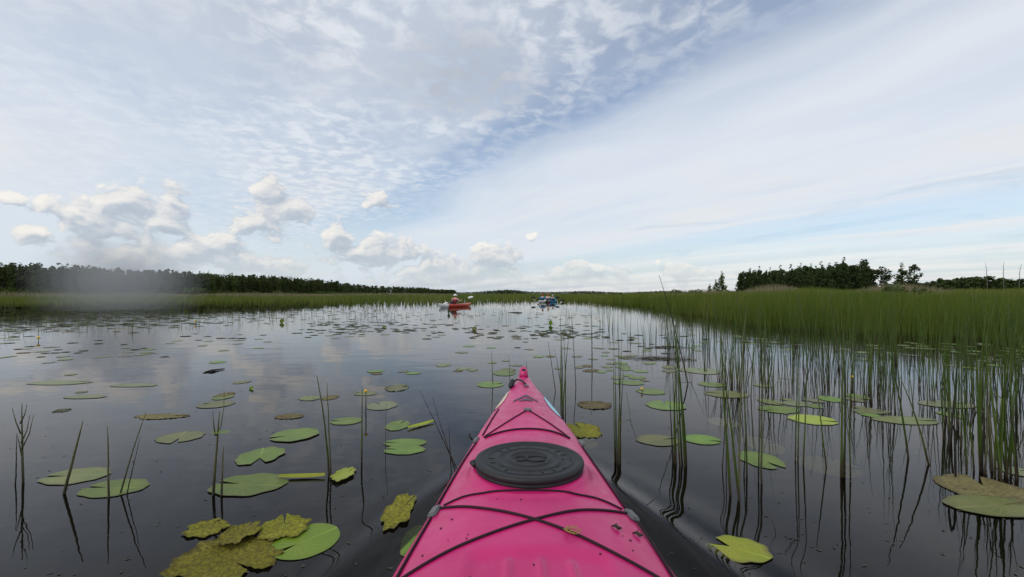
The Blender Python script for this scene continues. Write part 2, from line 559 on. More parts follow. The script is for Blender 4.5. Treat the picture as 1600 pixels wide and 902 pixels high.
M['pad_pale'] = pad_mat('pale grey-green lily leaf', (0.13, 0.16, 0.065), (0.17, 0.18, 0.075), (0.12, 0.11, 0.05), 0.2)
M['pad_far'] = simple('dark far lily leaf', (0.050, 0.058, 0.020), 0.85, 0.06, 0.4, 0.7)
M['pad_yellow'] = pad_mat('yellowing lily leaf', (0.22, 0.28, 0.014), (0.29, 0.31, 0.025), (0.12, 0.09, 0.03), 0.3)
M['petal'] = simple('yellow petal', (0.72, 0.46, 0.02), 0.5, 0.3, 0.1)
M['dark_bud'] = simple('dark bud', (0.05, 0.055, 0.02), 0.6, 0.3, 0.2)


# kayak materials
def pink_mat():
    m, B, out = new_mat('pink kayak plastic')
    co = obj_co(B)
    n = B.noise(co, 3.5, 3, 0.5)
    c = B.mix(B.ss(n, 0.3, 0.7), (0.48, 0.007, 0.122), (0.56, 0.014, 0.15))
    scuff = B.ss(B.noise(B.v('MULTIPLY', co, (9, 1.6, 9)), 9.0, 4, 0.7), 0.62, 0.78)
    c = B.mix(B.m('MULTIPLY', scuff, 0.30), c, (0.58, 0.11, 0.24))
    dirt = B.ss(B.noise(co, 60.0, 3, 0.6), 0.73, 0.80)
    c = B.mix(B.m('MULTIPLY', dirt, 0.55), c, (0.10, 0.012, 0.03))
    ro = B.ss(B.noise(co, 20.0, 4, 0.6), 0.3, 0.7, 0.30, 0.46)
    pbsdf(B, out, c, ro, 0.5, bump(B, B.m('ADD', B.noise(co, 90.0, 3, 0.6), B.m('MULTIPLY', B.noise(co, 7.0, 2, 0.5), 3.0)), 0.10, 0.002), coat=0.14)
    return m


M['pink'] = pink_mat()
M['rubber'] = simple('black rubber', (0.015, 0.016, 0.017), 0.58, 0.45, 0.25, 40.0, 0.1)
M['cord'] = simple('dark elastic cord', (0.022, 0.008, 0.012), 0.75, 0.3, 0.3, 200.0, 0.3)
M['fitting'] = simple('grey fitting', (0.12, 0.125, 0.13), 0.5, 0.5, 0.15, 40.0)
M['charcoal'] = simple('charcoal print', (0.075, 0.055, 0.075), 0.5, 0.4, 0.2, 60.0)
M['cream'] = simple('cream decal', (0.62, 0.47, 0.36), 0.45, 0.4, 0.15, 30.0)
M['cyan'] = simple('pale blue decal', (0.30, 0.62, 0.70), 0.4, 0.4, 0.15, 30.0)
M['straw'] = simple('straw', (0.32, 0.24, 0.07), 0.7, 0.2, 0.2)
M['red_hull'] = simple('red kayak plastic', (0.58, 0.06, 0.035), 0.4, 0.5)
M['orange_hull'] = simple('orange kayak plastic', (0.62, 0.12, 0.035), 0.4, 0.5)
M['white_hull'] = simple('white kayak plastic', (0.78, 0.78, 0.74), 0.4, 0.5, 0.05)
M['maroon_hull'] = simple('maroon kayak plastic', (0.16, 0.02, 0.035), 0.4, 0.5)
M['blue_hull'] = simple('blue kayak plastic', (0.03, 0.25, 0.45), 0.4, 0.5)
M['black_hull'] = simple('black gear', (0.015, 0.016, 0.02), 0.6, 0.4)
M['skin'] = simple('skin', (0.50, 0.28, 0.19), 0.55, 0.35, 0.1)
M['hat_white'] = simple('white cotton', (0.78, 0.77, 0.72), 0.85, 0.1, 0.06)
M['cloth_maroon'] = simple('maroon life jacket', (0.24, 0.022, 0.04), 0.8, 0.15)
M['cloth_pink'] = simple('pale pink cloth', (0.55, 0.30, 0.30), 0.85, 0.1)
M['cloth_blue'] = simple('blue cloth', (0.03, 0.22, 0.42), 0.85, 0.1)
M['cloth_turq'] = simple('turquoise cloth', (0.07, 0.42, 0.55), 0.85, 0.1)
M['cloth_white'] = simple('off-white cloth', (0.66, 0.60, 0.58), 0.85, 0.1)
M['cap_red'] = simple('red cap', (0.48, 0.07, 0.04), 0.8, 0.15)
M['cap_pale'] = simple('pale cap', (0.55, 0.62, 0.62), 0.8, 0.15)
M['hair'] = simple('brown hair', (0.06, 0.035, 0.02), 0.7, 0.2)

# ------------------------------------------------------------------ our kayak: shape functions (local: y forward, origin under the camera)
KX, KRZ = 0.040, -0.0134
CR, SR = math.cos(KRZ), math.sin(KRZ)


def to_local(X, Y):
    dx = X - KX
    return (CR * dx + SR * Y, -SR * dx + CR * Y)


def to_world(x, y):
    return (KX + CR * x - SR * y, SR * x + CR * y)


ST_Y = [-2.35, -2.1, -1.6, -0.9, -0.2, 0.4, 0.97, 1.22, 1.50, 1.76, 2.0, 2.23, 2.45, 2.62, 2.74, 2.82, 2.85]
ST_W = [0.012, 0.075, 0.18, 0.29, 0.335, 0.343, 0.333, 0.300, 0.270, 0.236, 0.204, 0.166, 0.118, 0.076, 0.046, 0.028, 0.012]
ST_Z = [0.34, 0.29, 0.25, 0.225, 0.215, 0.213, 0.215, 0.222, 0.228, 0.234, 0.242, 0.254, 0.272, 0.292, 0.312, 0.330, 0.338]
ST_C = [0.01, 0.025, 0.04, 0.05, 0.06, 0.065, 0.064, 0.060, 0.056, 0.053, 0.050, 0.046, 0.040, 0.032, 0.024, 0.016, 0.006]
HATCH = (0.0, 1.43)
HATCH_R = 0.187
HATCH_S = 0.89
LID_Z = 0.315


def cr_interp(xs, ys, x):
    """monotone-ish smooth interpolation"""
    return float(np.interp(x, xs, ys))


def _smooth(xs, ys):
    xd = np.linspace(xs[0], xs[-1], 800)
    yd = np.interp(xd, xs, ys)
    k = np.hanning(41); k /= k.sum()
    pad = np.concatenate([2 * yd[0] - yd[20:0:-1], yd, 2 * yd[-1] - yd[-2:-22:-1]])
    return xd, np.convolve(pad, k, 'valid')


SY, SWID = _smooth(ST_Y, ST_W)
_, SZED = _smooth(ST_Y, ST_Z)
_, SCRW = _smooth(ST_Y, ST_C)


def sst(x, a, b):
    t = min(1.0, max(0.0, (x - a) / (b - a)))
    return t * t * (3 - 2 * t)


def deck_z(x, y):
    w = max(1e-4, float(np.interp(y, SY, SWID))); ze = float(np.interp(y, SY, SZED)); c = float(np.interp(y, SY, SCRW))
    u = min(1.0, abs(x) / w)
    peak = sst(y, 1.75, 2.4)
    round_ = (1 - u ** 2.1)
    vee = 1 - math.sqrt(u * u + 0.02) / math.sqrt(1.02)
    z = ze + c * (round_ * (1 - peak) + (0.55 * round_ + 0.55 * vee) * peak)
    # flat recess for the hatch
    dh = math.hypot(x - HATCH[0], (y - HATCH[1]) / HATCH_S)
    k = 1 - sst(dh, 0.190, 0.222)
    z = z * (1 - k) + (LID_Z - 0.031) * k
    lip = math.exp(-((dh - 0.222) / 0.012) ** 2) * 0.004
    z += lip
    # moulded recess and ribs ahead of the cockpit
    px = sst(0.175 - abs(x - 0.01), 0.0, 0.035)
    py = sst(1.0 - y, 0.0, 0.05) * sst(y, 0.60, 0.66)
    z -= 0.010 * px * py
    for rx in (-0.062, 0.012, 0.082):
        z += 0.010 * math.exp(-((x - rx) / 0.0085) ** 2) * sst(0.962 - y, 0.0, 0.02) * sst(y, 0.62, 0.68)
    return z


def px_deck(px, py):
    """local deck point (x, y, z) seen at a photo pixel"""
    z = 0.28
    for _ in range(14):
        p = at(px, py, z)
        lx, ly = to_local(p.x, p.y)
        z = 0.5 * z + 0.5 * deck_z(lx, ly)
    p = at(px, py, z)
    lx, ly = to_local(p.x, p.y)
    return Vector((lx, ly, z))


def wave(X, Y):
    """height of the water: bow wave of our own kayak"""
    lx, ly = to_local(X, Y)
    h = 0.0
    if ly < 2.62 and ly > -3.0:
        t = 2.62 - ly
        for s in (-1, 1):
            crest = 0.08 + 0.42 * t - 0.02 * t * t
            d = s * lx - crest
            A = 0.026 * sst(t, 0.15, 0.9) * math.exp(-max(0, t - 1.2) * 0.25) * (1.0 if s > 0 else 0.5)
            wv = 0.055 + 0.02 * t
            h += A * (math.exp(-(d / wv) ** 2) - 0.75 * math.exp(-((d + 1.9 * wv) / (1.3 * wv)) ** 2) + 0.3 * math.exp(-((d - 2.4 * wv) / (1.5 * wv)) ** 2))
    return h


# ------------------------------------------------------------------ setting: water, bed, marsh
def build_water():
    x0, x1, y0, y1, st = -2.4, 2.6, -1.2, 4.2, 0.03
    nx = int(round((x1 - x0) / st)) + 1; ny = int(round((y1 - y0) / st)) + 1
    mb = MB()
    for j in range(ny):
        for i in range(nx):
            X = x0 + (x1 - x0) * i / (nx - 1); Y = y0 + (y1 - y0) * j / (ny - 1)
            e = min(sst(X - x0, 0, 0.4), sst(x1 - X, 0, 0.4), sst(Y - y0, 0, 0.4), sst(y1 - Y, 0, 0.4))
            mb.v.append((X, Y, wave(X, Y) * e))
    for j in range(ny - 1):
        for i in range(nx - 1):
            a = j * nx + i
            mb.f.append((a, a + 1, a + nx + 1, a + nx))
    R = 4000
    xs = [-R, -40, x0, x1, 40, R]; ys = [-R, -40, y0, y1, 40, R]
    for a in range(5):
        for b in range(5):
            if a == 2 and b == 2: continue
            mb.add([(xs[a], ys[b], 0), (xs[a + 1], ys[b], 0), (xs[a + 1], ys[b + 1], 0), (xs[a], ys[b + 1], 0)], [(0, 1, 2, 3)])
    tag(mb.build('water', M['water']), kind='structure')
    b = MB(); b.add([(-R, -R, -0.9), (R, -R, -0.9), (R, R, -0.9), (-R, R, -0.9)], [(0, 1, 2, 3)])
    tag(b.build('lake_bed', M['bed_mud']), kind='structure')


build_water()

BED_X = [-2500, -400, 0, 200, 400, 600, 700, 760, 830, 900, 950, 1000, 1060, 1120, 1200, 1300, 1400, 1600, 2200, 4000]
BED_Y = [486, 477, 475.5, 473.5, 473.5, 475.5, 475.5, 473.5, 471, 471.5, 475, 480, 489, 500, 511, 519, 525, 533, 548, 570]


def bed_row(px): return np.interp(px, BED_X, BED_Y)


def bed_depth(px): return CAM_H * FOC / (bed_row(px) - HOR)


def build_marsh():
    mb = MB()
    cols = list(np.linspace(-2400, 3800, 140))
    mult = [1.10, 1.6, 3.0, 8.0, 30.0]
    for px in cols:
        d0 = float(bed_depth(px)) * 1.25
        for k, mm in enumerate(mult):
            Y = max(d0 * mm, 30 * (k > 2)) if k < 4 else 3000.0
            Y = min(Y, 3000.0)
            z = [-0.05, 0.03, 0.06, 0.08, 0.1][k]
            mb.v.append(((px - 800) * Y / FOC, Y, z))
    n = len(mult)
    for i in range(len(cols) - 1):
        for k in range(n - 1):
            mb.f.append((i * n + k, (i + 1) * n + k, (i + 1) * n + k + 1, i * n + k + 1))
    tag(mb.build('marsh_ground', M['marsh']), kind='structure')


build_marsh()


def blades(name, mat, bx, by, hgt, wid, lean, rnd, z0=-0.04, segs=3):
    """one mesh of many tapering blades"""
    n = len(bx)
    ya = RNG.uniform(0, 2 * np.pi, n)
    la = RNG.uniform(0, 2 * np.pi, n)
    ca, sa = np.cos(ya), np.sin(ya)
    V = np.zeros((n, (segs + 1) * 2, 3), np.float64)
    for s in range(segs + 1):
        t = s / segs
        off = lean * hgt * (t ** 1.8)
        cx = bx + np.cos(la) * off; cy = by + np.sin(la) * off
        cz = z0 + (hgt - z0) * t * (1 - 0.06 * lean * t)
        w = wid * (1 - 0.85 * t ** 1.5) * 0.5
        for k, sg in enumerate((-1, 1)):
            V[:, s * 2 + k, 0] = cx + sg * w * ca
            V[:, s * 2 + k, 1] = cy + sg * w * sa
            V[:, s * 2 + k, 2] = cz
    base = (np.arange(n) * (segs + 1) * 2)[:, None, None]
    q = np.array([[s * 2, s * 2 + 1, s * 2 + 3, s * 2 + 2] for s in range(segs)])[None]
    F = (base + q).reshape(-1, 4)
    me = np_mesh(name, V.reshape(-1, 3), F, mat, {'rnd': np.repeat(rnd, (segs + 1) * 2)})
    o = bpy.data.objects.new(name, me); COL.objects.link(o)
    return o


def build_beds():
    # tall green bed on the right
    n = 150000
    px = RNG.uniform(860, 2300, n)
    px = px[RNG.uniform(0, 1, n) < np.clip((px - 850) / 260, 0, 1)]; n = len(px)
    d0 = bed_depth(px)
    t = RNG.uniform(0, 1, n) ** 1.15
    Y = d0 * np.exp(t * np.log(np.maximum(2.0, 190 / d0)))
    # ragged front
    X = (px - 800) * Y / FOC
    rag = np.sin(X * 1.3 + np.sin(Y * .9) * 2) * 0.5 + np.sin(X * 4.1 + 1) * 0.3 + RNG.normal(0, .35, n)
    keep = (Y / d0 - 1) * 6.0 + rag > 0.15
    X, Y, px, d0 = X[keep], Y[keep], px[keep], d0[keep]
    m = len(X)
    hn = 0.5 + 0.5 * np.sin(X * 0.31 + 1.3) * np.cos(Y * 0.17) + 0.25 * np.sin(X * .9 + Y * .5)
    right = np.clip((px - 930) / 330, 0, 1)
    H = (0.56 + 0.16 * right + 0.10 * hn) * (1 - .45 * RNG.uniform(0, 1, m) ** 2 + .25 * RNG.uniform(0, 1, m) ** 5 + .4 * (RNG.uniform(0, 1, m) > .985))
    H += np.clip((Y - 11) / 45, 0, 1) * (0.18 + 0.50 * right) + np.clip((Y - 22) / 40, 0, 1) * right * (.22 * np.sin(px * .019 + 2.2) + .16 * np.sin(px * .051) + .12 * np.clip((px - 1300) / 300, 0, 1) + .1)
    W = np.maximum(0.0055, 0.0008 * Y) * RNG.uniform(0.7, 1.3, m)
    rnd = np.clip(RNG.uniform(0, .75, m) + .35 * np.clip((Y - 14) / 30, 0, 1), 0, 1)
    o = blades('tall_reeds', M['bed_tall'], X, Y, H, W, RNG.uniform(0.02, 0.22, m), rnd)
    tag(o, 'dense bed of tall green bulrushes filling the right shore', 'reed bed', kind='stuff')
    # low sedge on the left and across the middle
    n = 52000
    px = RNG.uniform(-700, 1200, n)
    px = px[RNG.uniform(0, 1, n) < np.clip((1200 - px) / 280, 0, 1)]; n = len(px)
    d0 = bed_depth(px)
    t = RNG.uniform(0, 1, n)
    Y = d0 * np.exp(t * np.log(np.maximum(2.0, 320 / d0)))
    X = (px - 800) * Y / FOC
    rag = np.sin(X * .4) * .5 + np.sin(X * 1.7 + 2) * .35 + RNG.normal(0, .35, n)
    keep = (Y / d0 - 1) * 7.0 + rag > 0.1
    X, Y, px = X[keep], Y[keep], px[keep]
    m = len(X)
    H = (0.47 + 0.10 * np.sin(X * .07 + 2)) * RNG.uniform(0.6, 1.2, m) + np.clip((px - 930) / 200, 0, 1) * .2
    H += np.clip((Y - 90) / 150, 0, 1) * 0.25
    W = np.maximum(0.01, 0.0014 * Y) * RNG.uniform(0.7, 1.3, m)
    o = blades('sedge', M['bed_low'], X, Y, H, W, RNG.uniform(0.05, 0.3, m), RNG.uniform(0, 1, m))
    tag(o, 'low bright green sedge along the left and far shore', 'sedge', kind='stuff')
    # dry tan reeds behind: left shore strip and clumps behind the right bed
    bx = []; by = []; hh = []
    def strip(p0, p1, Ya, Yb, cnt, h0, h1):
        pxs = RNG.uniform(p0, p1, cnt); Ys = RNG.uniform(Ya, Yb, cnt)
        f = 0.6 + 0.4 * np.sin(np.pi * (pxs - p0) / (p1 - p0))
        bx.extend((pxs - 800) * Ys / FOC); by.extend(Ys); hh.extend((RNG.uniform(h0, h1, cnt)) * f)
    strip(-500, 150, 75, 100, 4200, 1.0, 1.7)
    strip(120, 300, 90, 120, 1800, 0.8, 1.25)
    strip(270, 520, 110, 150, 2600, 0.8, 1.3)
    strip(480, 720, 160, 230, 2000, 0.8, 1.4)
    strip(1040, 1160, 75, 100, 900, 1.2, 2.0)
    strip(1160, 1260, 55, 75, 1500, 1.6, 2.5)
    strip(1330, 1490, 42, 60, 2600, 1.3, 2.25)
    strip(1470, 1900, 60, 90, 2500, 1.0, 1.9)
    pxs = RNG.uniform(1010, 1800, 1700); Ys = bed_depth(pxs) * RNG.uniform(1.0, 4.5, 1700)
    bx.extend((pxs - 800) * Ys / FOC); by.extend(Ys); hh.extend(RNG.uniform(.55, 1.05, 1700) + np.clip((Ys - 10) / 30, 0, 1) * .35)
    bx = np.array(bx); by = np.array(by); hh = np.array(hh); m = len(bx)
    o = blades('dry_reeds', M['dry'], bx, by, hh, np.where(by < 41, np.maximum(.005, .0007 * by), np.maximum(0.02, 0.0012 * by)) * RNG.uniform(.7, 1.3, m), RNG.uniform(0.03, 0.25, m), RNG.uniform(0, 1, m))
    tag(o, 'tan dry reeds in strips behind the green beds', 'dry reeds', kind='stuff')


build_beds()


# ------------------------------------------------------------------ trees
def crown_quads(rng, centers, radii, count, size, squash=1.0):
    """leaf clumps spread through a set of blobs -> verts, quads, per-vertex value"""
    vs = []; val = []
    tot = sum(r ** 2 for r in radii)
    for c, r in zip(centers, radii):
        k = max(3, int(count * r * r / tot))
        cv = rng.uniform(0, 1)
        for _ in range(k):
            d = rng.normal(0, 1, 3); d /= np.linalg.norm(d) + 1e-9
            rr = r * rng.uniform(0.35, 1.0) ** 0.6
            p = np.array(c) + d * rr * np.array([1, 1, squash])
            a = rng.normal(0, 1, 3); a /= np.linalg.norm(a)
            b = np.cross(a, rng.normal(0, 1, 3)); b /= np.linalg.norm(b) + 1e-9
            s = size * rng.uniform(0.5, 1.3)
            vs += [p - a * s * .5, p + b * s * .3, p + a * s * .5, p - b * s * .3]
            v = 0.65 * cv + 0.35 * rng.uniform(0, 1)
            val += [v] * 4
    V = np.array(vs); F = np.arange(len(vs)).reshape(-1, 4)
    return V, F, np.array(val)


def tree_shape(kind, seed, count, big=1.0):
    """unit tree, height 1 -> (V,F,val, trunk points)"""
    rng = np.random.default_rng(seed)
    cs = []; rs = []; sq = 1.0
    if kind == 'pine':                      # bare lower trunk, uneven flat-layered crown
        for i in range(22):
            z = rng.uniform(0.10, 0.95)
            w = 0.13 * (1.12 - z) ** .7 + 0.02
            a = rng.uniform(0, 6.28); rr = w * rng.uniform(0.3, 1.0)
            cs.append((rr * math.cos(a), rr * math.sin(a), z)); rs.append(0.055 + 0.045 * rng.uniform())
        cs.append((0, 0, 0.97)); rs.append(0.03)
        sq = 0.8
    elif kind == 'spruce':
        for i in range(20):
            z = 0.06 + 0.92 * (i / 19)
            w = 0.155 * (1 - z) ** 0.9 + 0.006
            for k in range(3 if z < 0.8 else 1):
                a = rng.uniform(0, 6.28); rr = w * rng.uniform(0.45, 1.0)
                cs.append((rr * math.cos(a), rr * math.sin(a), z)); rs.append(0.028 + 0.05 * (1 - z))
        sq = 0.75
    elif kind == 'birch':
        for i in range(26):
            z = rng.uniform(0.07, 0.93)
            w = 0.17 * math.sin(math.pi * min(1, max(0.12, (z - 0.05) / 0.98))) ** 0.8
            a = rng.uniform(0, 6.28); rr = w * rng.uniform(0.2, 1.0)
            cs.append((rr * math.cos(a), rr * math.sin(a), z)); rs.append(0.06 + 0.04 * rng.uniform())
        cs.append((0, 0, 0.94)); rs.append(0.05)
    else:                                   # bush
        for i in range(12):
            a = rng.uniform(0, 6.28); rr = 0.75 * rng.uniform(0, 1) ** 0.6
            cs.append((rr * math.cos(a), rr * math.sin(a), rng.uniform(0.2, 0.8) * (1.05 - 0.45 * rr))); rs.append(0.2 + 0.1 * rng.uniform())
    V, F, val = crown_quads(rng, cs, rs, count, {'pine': .062, 'spruce': .055, 'birch': .058, 'bush': .15}[kind] * big, sq)
    if kind != 'bush':
        V[:, 2] = np.clip(V[:, 2], 0.03, 1.02)
    else:
        V[:, 2] = np.clip(V[:, 2], 0.0, 1.1)
    return V, F, val, cs


TREE_PROTO = {}


def tree_meshes(kind, seed, mat, count=1100):
    key = (kind, seed, mat.name)
    if key in TREE_PROTO: return TREE_PROTO[key]
    V, F, val, cs = tree_shape(kind, seed, count)
    crown = np_mesh('crown', V, F, mat, {'rnd': val}, smooth=False)
    mb = MB()
    rng = np.random.default_rng(seed + 5)
    b1, b2 = rng.uniform(-.012, .012), rng.uniform(-.012, .012)
    if kind == 'bush':
        for k in range(5):
            a = rng.uniform(0, 6.28)
            mb.tube([(0, 0, -0.05), (0.2 * math.cos(a), 0.2 * math.sin(a), 0.3), (0.45 * math.cos(a), 0.45 * math.sin(a), 0.65)], [0.03, 0.02, 0.01], 5)
    else:
        mb.tube([(0, 0, -0.01), (b1, b2, 0.3), (b2, b1, 0.6), (0, 0, 0.95)], [0.014, 0.012, 0.008, 0.002], 6)
        for c in cs[:9]:
            z0 = max(0.12, c[2] - 0.07)
            mb.tube([(0, 0, z0), (c[0] * .5, c[1] * .5, (z0 + c[2]) / 2 + .01), c], [0.005, 0.0035, 0.0015], 4, cap=False)
    trunk = mb.mesh('trunk', M['bark'])
    TREE_PROTO[key] = (crown, trunk)
    return TREE_PROTO[key]


def tree(name, kind, seed, mat, loc, h, label, cat, group=None, wide=1.0, count=1100):
    crown, trunk = tree_meshes(kind, seed, mat, count)
    r = empty(name, loc, random.uniform(0, 6.28))
    r.scale = (h * wide, h * wide, h)
    for nm, me in (('trunk', trunk), ('crown', crown)):
        o = bpy.data.objects.new(nm, me); COL.objects.link(o); o.parent = r
    tag(r, label, cat, group)
    return r


def forest_mass(name, specs, mat, label, count=130, big=1.4):
    """a far wood as one mass: specs = list of (x, y, h, kind, seed)"""
    Vs = []; Fs = []; vals = []; o = 0
    cache = {}
    for (x, y, h, kind, seed, wide) in specs:
        k = (kind, seed)
        if k not in cache: cache[k] = tree_shape(kind, seed, count, big)
        V, F, val, _ = cache[k]
        a = random.uniform(0, 6.28); c, s = math.cos(a), math.sin(a)
        W = np.empty_like(V)
        W[:, 0] = (V[:, 0] * c - V[:, 1] * s) * h * wide + x
        W[:, 1] = (V[:, 0] * s + V[:, 1] * c) * h * wide + y
        W[:, 2] = V[:, 2] * h
        Vs.append(W); Fs.append(F + o); o += len(V)
        vals.append(np.clip(val * 0.6 + random.uniform(0, .4), 0, 1))
    me = np_mesh(name, np.concatenate(Vs), np.concatenate(Fs), mat, {'rnd': np.concatenate(vals)}, smooth=False)
    ob = bpy.data.objects.new(name, me); COL.objects.link(ob)
    tag(ob, label, 'forest', kind='stuff')
    return ob


def build_forests():
    # left shore: the front row stands out tree by tree, everything behind and farther is one wood
    lab = {'pine': 'dark pine in the front row of the left forest edge', 'spruce': 'dark pointed spruce in the front row of the left forest edge',
           'birch': 'green round-topped birch in the front row of the left forest edge'}
    kinds = ['pine', 'pine', 'birch', 'pine', 'spruce', 'pine', 'spruce', 'birch']
    y = 132.0; i = 0
    def edge_x(y):
        return -205 - 18 * math.sin(y * 0.012) - 0.012 * (y - 200)
    while y < 470 and i < 115:
        k = random.choice(kinds)
        sd = random.randint(1, 3)
        hh = random.uniform(10.0, 15.0) * (1.0 if k != 'birch' else 0.88)
        tree({'pine': 'pine_tree', 'spruce': 'spruce_tree', 'birch': 'birch_tree'}[k], k, sd, M['birch'] if k == 'birch' else M['pine'],
             (edge_x(y) + random.uniform(-5, 3.5), y, 0.05), hh, lab[k], 'tree', {'pine': 'pines along the left forest edge', 'spruce': 'spruces along the left forest edge', 'birch': 'birches along the left forest edge'}[k],
             wide=random.uniform(0.75, 1.1))
        y += random.uniform(1.9, 3.2); i += 1
    specs = []
    for row in range(1, 9):
        y = 110.0
        while y < 480:
            specs.append((edge_x(y) - row * 4.5 + random.uniform(-4, 4), y, random.uniform(10.5, 16.5), random.choice(['pine', 'pine', 'spruce', 'birch', 'spruce']), random.randint(1, 6), random.uniform(0.8, 1.2)))
            y += random.uniform(2.2, 4.0)
    for row in range(3):
        y = 470.0
        while y < 1750:
            specs.append((edge_x(y) - row * 8 + random.uniform(-8, 6), y, random.uniform(10.5, 15.5), random.choice(['pine', 'birch', 'spruce']), random.randint(1, 6), random.uniform(0.9, 1.4)))
            y += random.uniform(2.8, 5.0)
    forest_mass('left_forest', specs, M['pine'], 'dark mixed forest running along the left shore to the horizon', 300)
    # undergrowth in front of the left forest closes the trunks
    specs = []
    for _ in range(520):
        y = 120 + 1300 * random.random() ** 1.8
        specs.append((edge_x(y) + random.uniform(0, 6), y, random.uniform(2.0, 4.6), 'bush', random.randint(1, 3), random.uniform(.9, 1.5)))
    forest_mass('forest_undergrowth', specs, M['birch'], 'green undergrowth at the foot of the left forest', 90)
    # far horizon
    specs = []
    for px in np.arange(690, 1180, 0.9):
        Y = 1500 + random.uniform(-120, 120)
        bulge = 1.0 + 0.55 * math.exp(-((px - 795) / 28) ** 2) + 0.25 * math.sin(px * .05) + 0.2 * math.exp(-((px - 850) / 20) ** 2)
        specs.append(((px - 800) * Y / FOC, Y, random.uniform(6.5, 9.0) * bulge, 'birch', random.randint(1, 4), 1.9))
    forest_mass('horizon_forest', specs, M['pine'], 'thin dark line of forest on the far horizon', 110, 3.0)
    # right: the low wood along the right horizon
    specs = []
    for row in range(3):
        px = 1350.0
        while px < 2300:
            Y = 330 + row * 12 + random.uniform(-8, 8)
            hh = random.uniform(8, 12.5) * (1 + .25 * math.sin(px * .021 + 1) ) * (0.8 if px < 1385 else 1)
            specs.append(((px - 800) * Y / FOC, Y, hh, random.choice(['birch', 'birch', 'pine']), random.randint(1, 4), random.uniform(1.5, 2.1)))
            px += random.uniform(4, 9)
    for px in np.arange(1350, 2300, 5.0):
        Y = 325 + random.uniform(-6, 6)
        specs.append(((px - 800) * Y / FOC, Y, random.uniform(4, 7), 'bush', random.randint(1, 3), random.uniform(.5, .8)))
    forest_mass('right_forest', specs, M['grove'], 'low dark wood along the right horizon behind the reeds', 330, 1.7)

    # the right grove, tree by tree
    tops_x = [1148, 1160, 1185, 1215, 1240, 1262, 1290, 1306, 1325, 1345, 1366]
    tops_y = [427, 420, 418, 419, 414, 411, 413, 403, 410, 407, 418]
    n = 0
    for row in range(4):
        px = 1153.0 + row * 3
        while px < 1364:
            Y = 158 + row * 5 + random.uniform(-2, 2)
            ty = np.interp(px, tops_x, tops_y) + (random.uniform(3, 12) if row else random.uniform(5, 16))
            hh = CAM_H + (HOR - ty) * Y / FOC
            k = random.choice(['spruce', 'birch', 'spruce', 'pine', 'spruce', 'pine'])
            tree({'pine': 'pine_tree', 'spruce': 'spruce_tree', 'birch': 'birch_tree'}[k], k, random.randint(1, 4), M['grove'],
                 ((px - 800) * Y / FOC, Y, 0.05), hh, {'pine': 'dark pine in the grove beyond the right reed bed', 'spruce': 'dark spruce in the grove beyond the right reed bed', 'birch': 'dark broad-leaved tree in the grove beyond the right reed bed'}[k],
                 'tree', {'pine': 'pines of the right grove', 'spruce': 'spruces of the right grove', 'birch': 'broad-leaved trees of the right grove'}[k], wide=random.uniform(0.85, 1.25) * (1.25 if k == 'spruce' else 1))
            px += random.uniform(7.5, 12)
    for px, ty in [(1172, 419), (1186, 416), (1203, 418), (1219, 415), (1236, 413), (1251, 411), (1267, 412), (1283, 409), (1296, 411), (1317, 407), (1351, 410)]:
        Y = 152 + random.uniform(-2, 2)
        tree('spruce_tree', 'spruce', random.randint(1, 4), M['grove'], ((px - 800) * Y / FOC, Y, 0.05), CAM_H + (HOR - ty) * Y / FOC, 'narrow spruce top rising along the crest of the right grove', 'tree', 'spruce tops along the crest of the right grove', wide=random.uniform(.85, 1.15))
    Y = 158.0
    for px, ty, k, sd, wd, l in [(1305, 402, 'spruce', 2, 1.25, 'tallest spruce of the right grove, its pointed top above the rest'),
                                 (1338, 405, 'birch', 3, 1.0, 'slim tall tree near the right end of the grove with a gap beside it'),
                                 (1362, 416, 'birch', 1, 1.5, 'rounded broad-leaved tree at the right end of the grove'),
                                 (1153, 424, 'birch', 2, 1.4, 'low rounded tree at the left end of the right grove')]:
        tree('spruce_tree' if k == 'spruce' else 'birch_tree', k, sd, M['grove'], ((px - 800) * Y / FOC, Y - 4, 0.05), CAM_H + (HOR - ty) * (Y - 4) / FOC, l, 'tree', wide=wd)
    for px, ty, Y, k, sd, wd, l in [(1410, 411, 134, 'spruce', 3, 1.7, 'left one of two lone trees between grove and right horizon wood, bushy and pointed'),
                                    (1428, 413, 134, 'birch', 2, 1.15, 'right one of two lone trees beside the grove, slim with rounded top'),
                                    (1128, 424, 112, 'spruce', 1, 1.5, 'lone pale green spruce left of the right grove'),
                                    (1119, 437, 114, 'spruce', 4, 1.8, 'small spruce just left of the lone pale spruce'),
                                    (1109, 444, 118, 'spruce', 2, 2.0, 'lowest young spruce in the row left of the grove')]:
        tree('spruce_tree' if k == 'spruce' else 'birch_tree', k, sd, M['grove'] if px > 1200 else M['birch'], ((px - 800) * Y / FOC, Y, 0.05), CAM_H + (HOR - ty) * Y / FOC, l, 'tree', wide=wd)
    # shrubs
    for px, ty, Y, wd, l in [(1392, 441, 38, 1.6, 'wide grey-green willow bush standing in the right reed bed'),
                             (1058, 450, 80, 1.0, 'small rounded willow bush above the far right reeds'),
                             (1085, 450, 76, 1.2, 'low bush between the small round willow and the young spruces'),
                             (962, 455.5, 95, 1.4, 'tiny bush on the far shore left of the leaning stalk'),
                             (305, 446, 130, 1.1, 'light green willow bush before the left forest'),
                             (435, 452, 150, 1.0, 'small green bush before the left forest, right of the willow')]:
        tree('willow_bush', 'bush', 1 + int(px) % 3, M['willow'], ((px - 800) * Y / FOC, Y, 0.05), (CAM_H + (HOR - ty) * Y / FOC) / 1.0, l, 'bush', wide=wd, count=700)
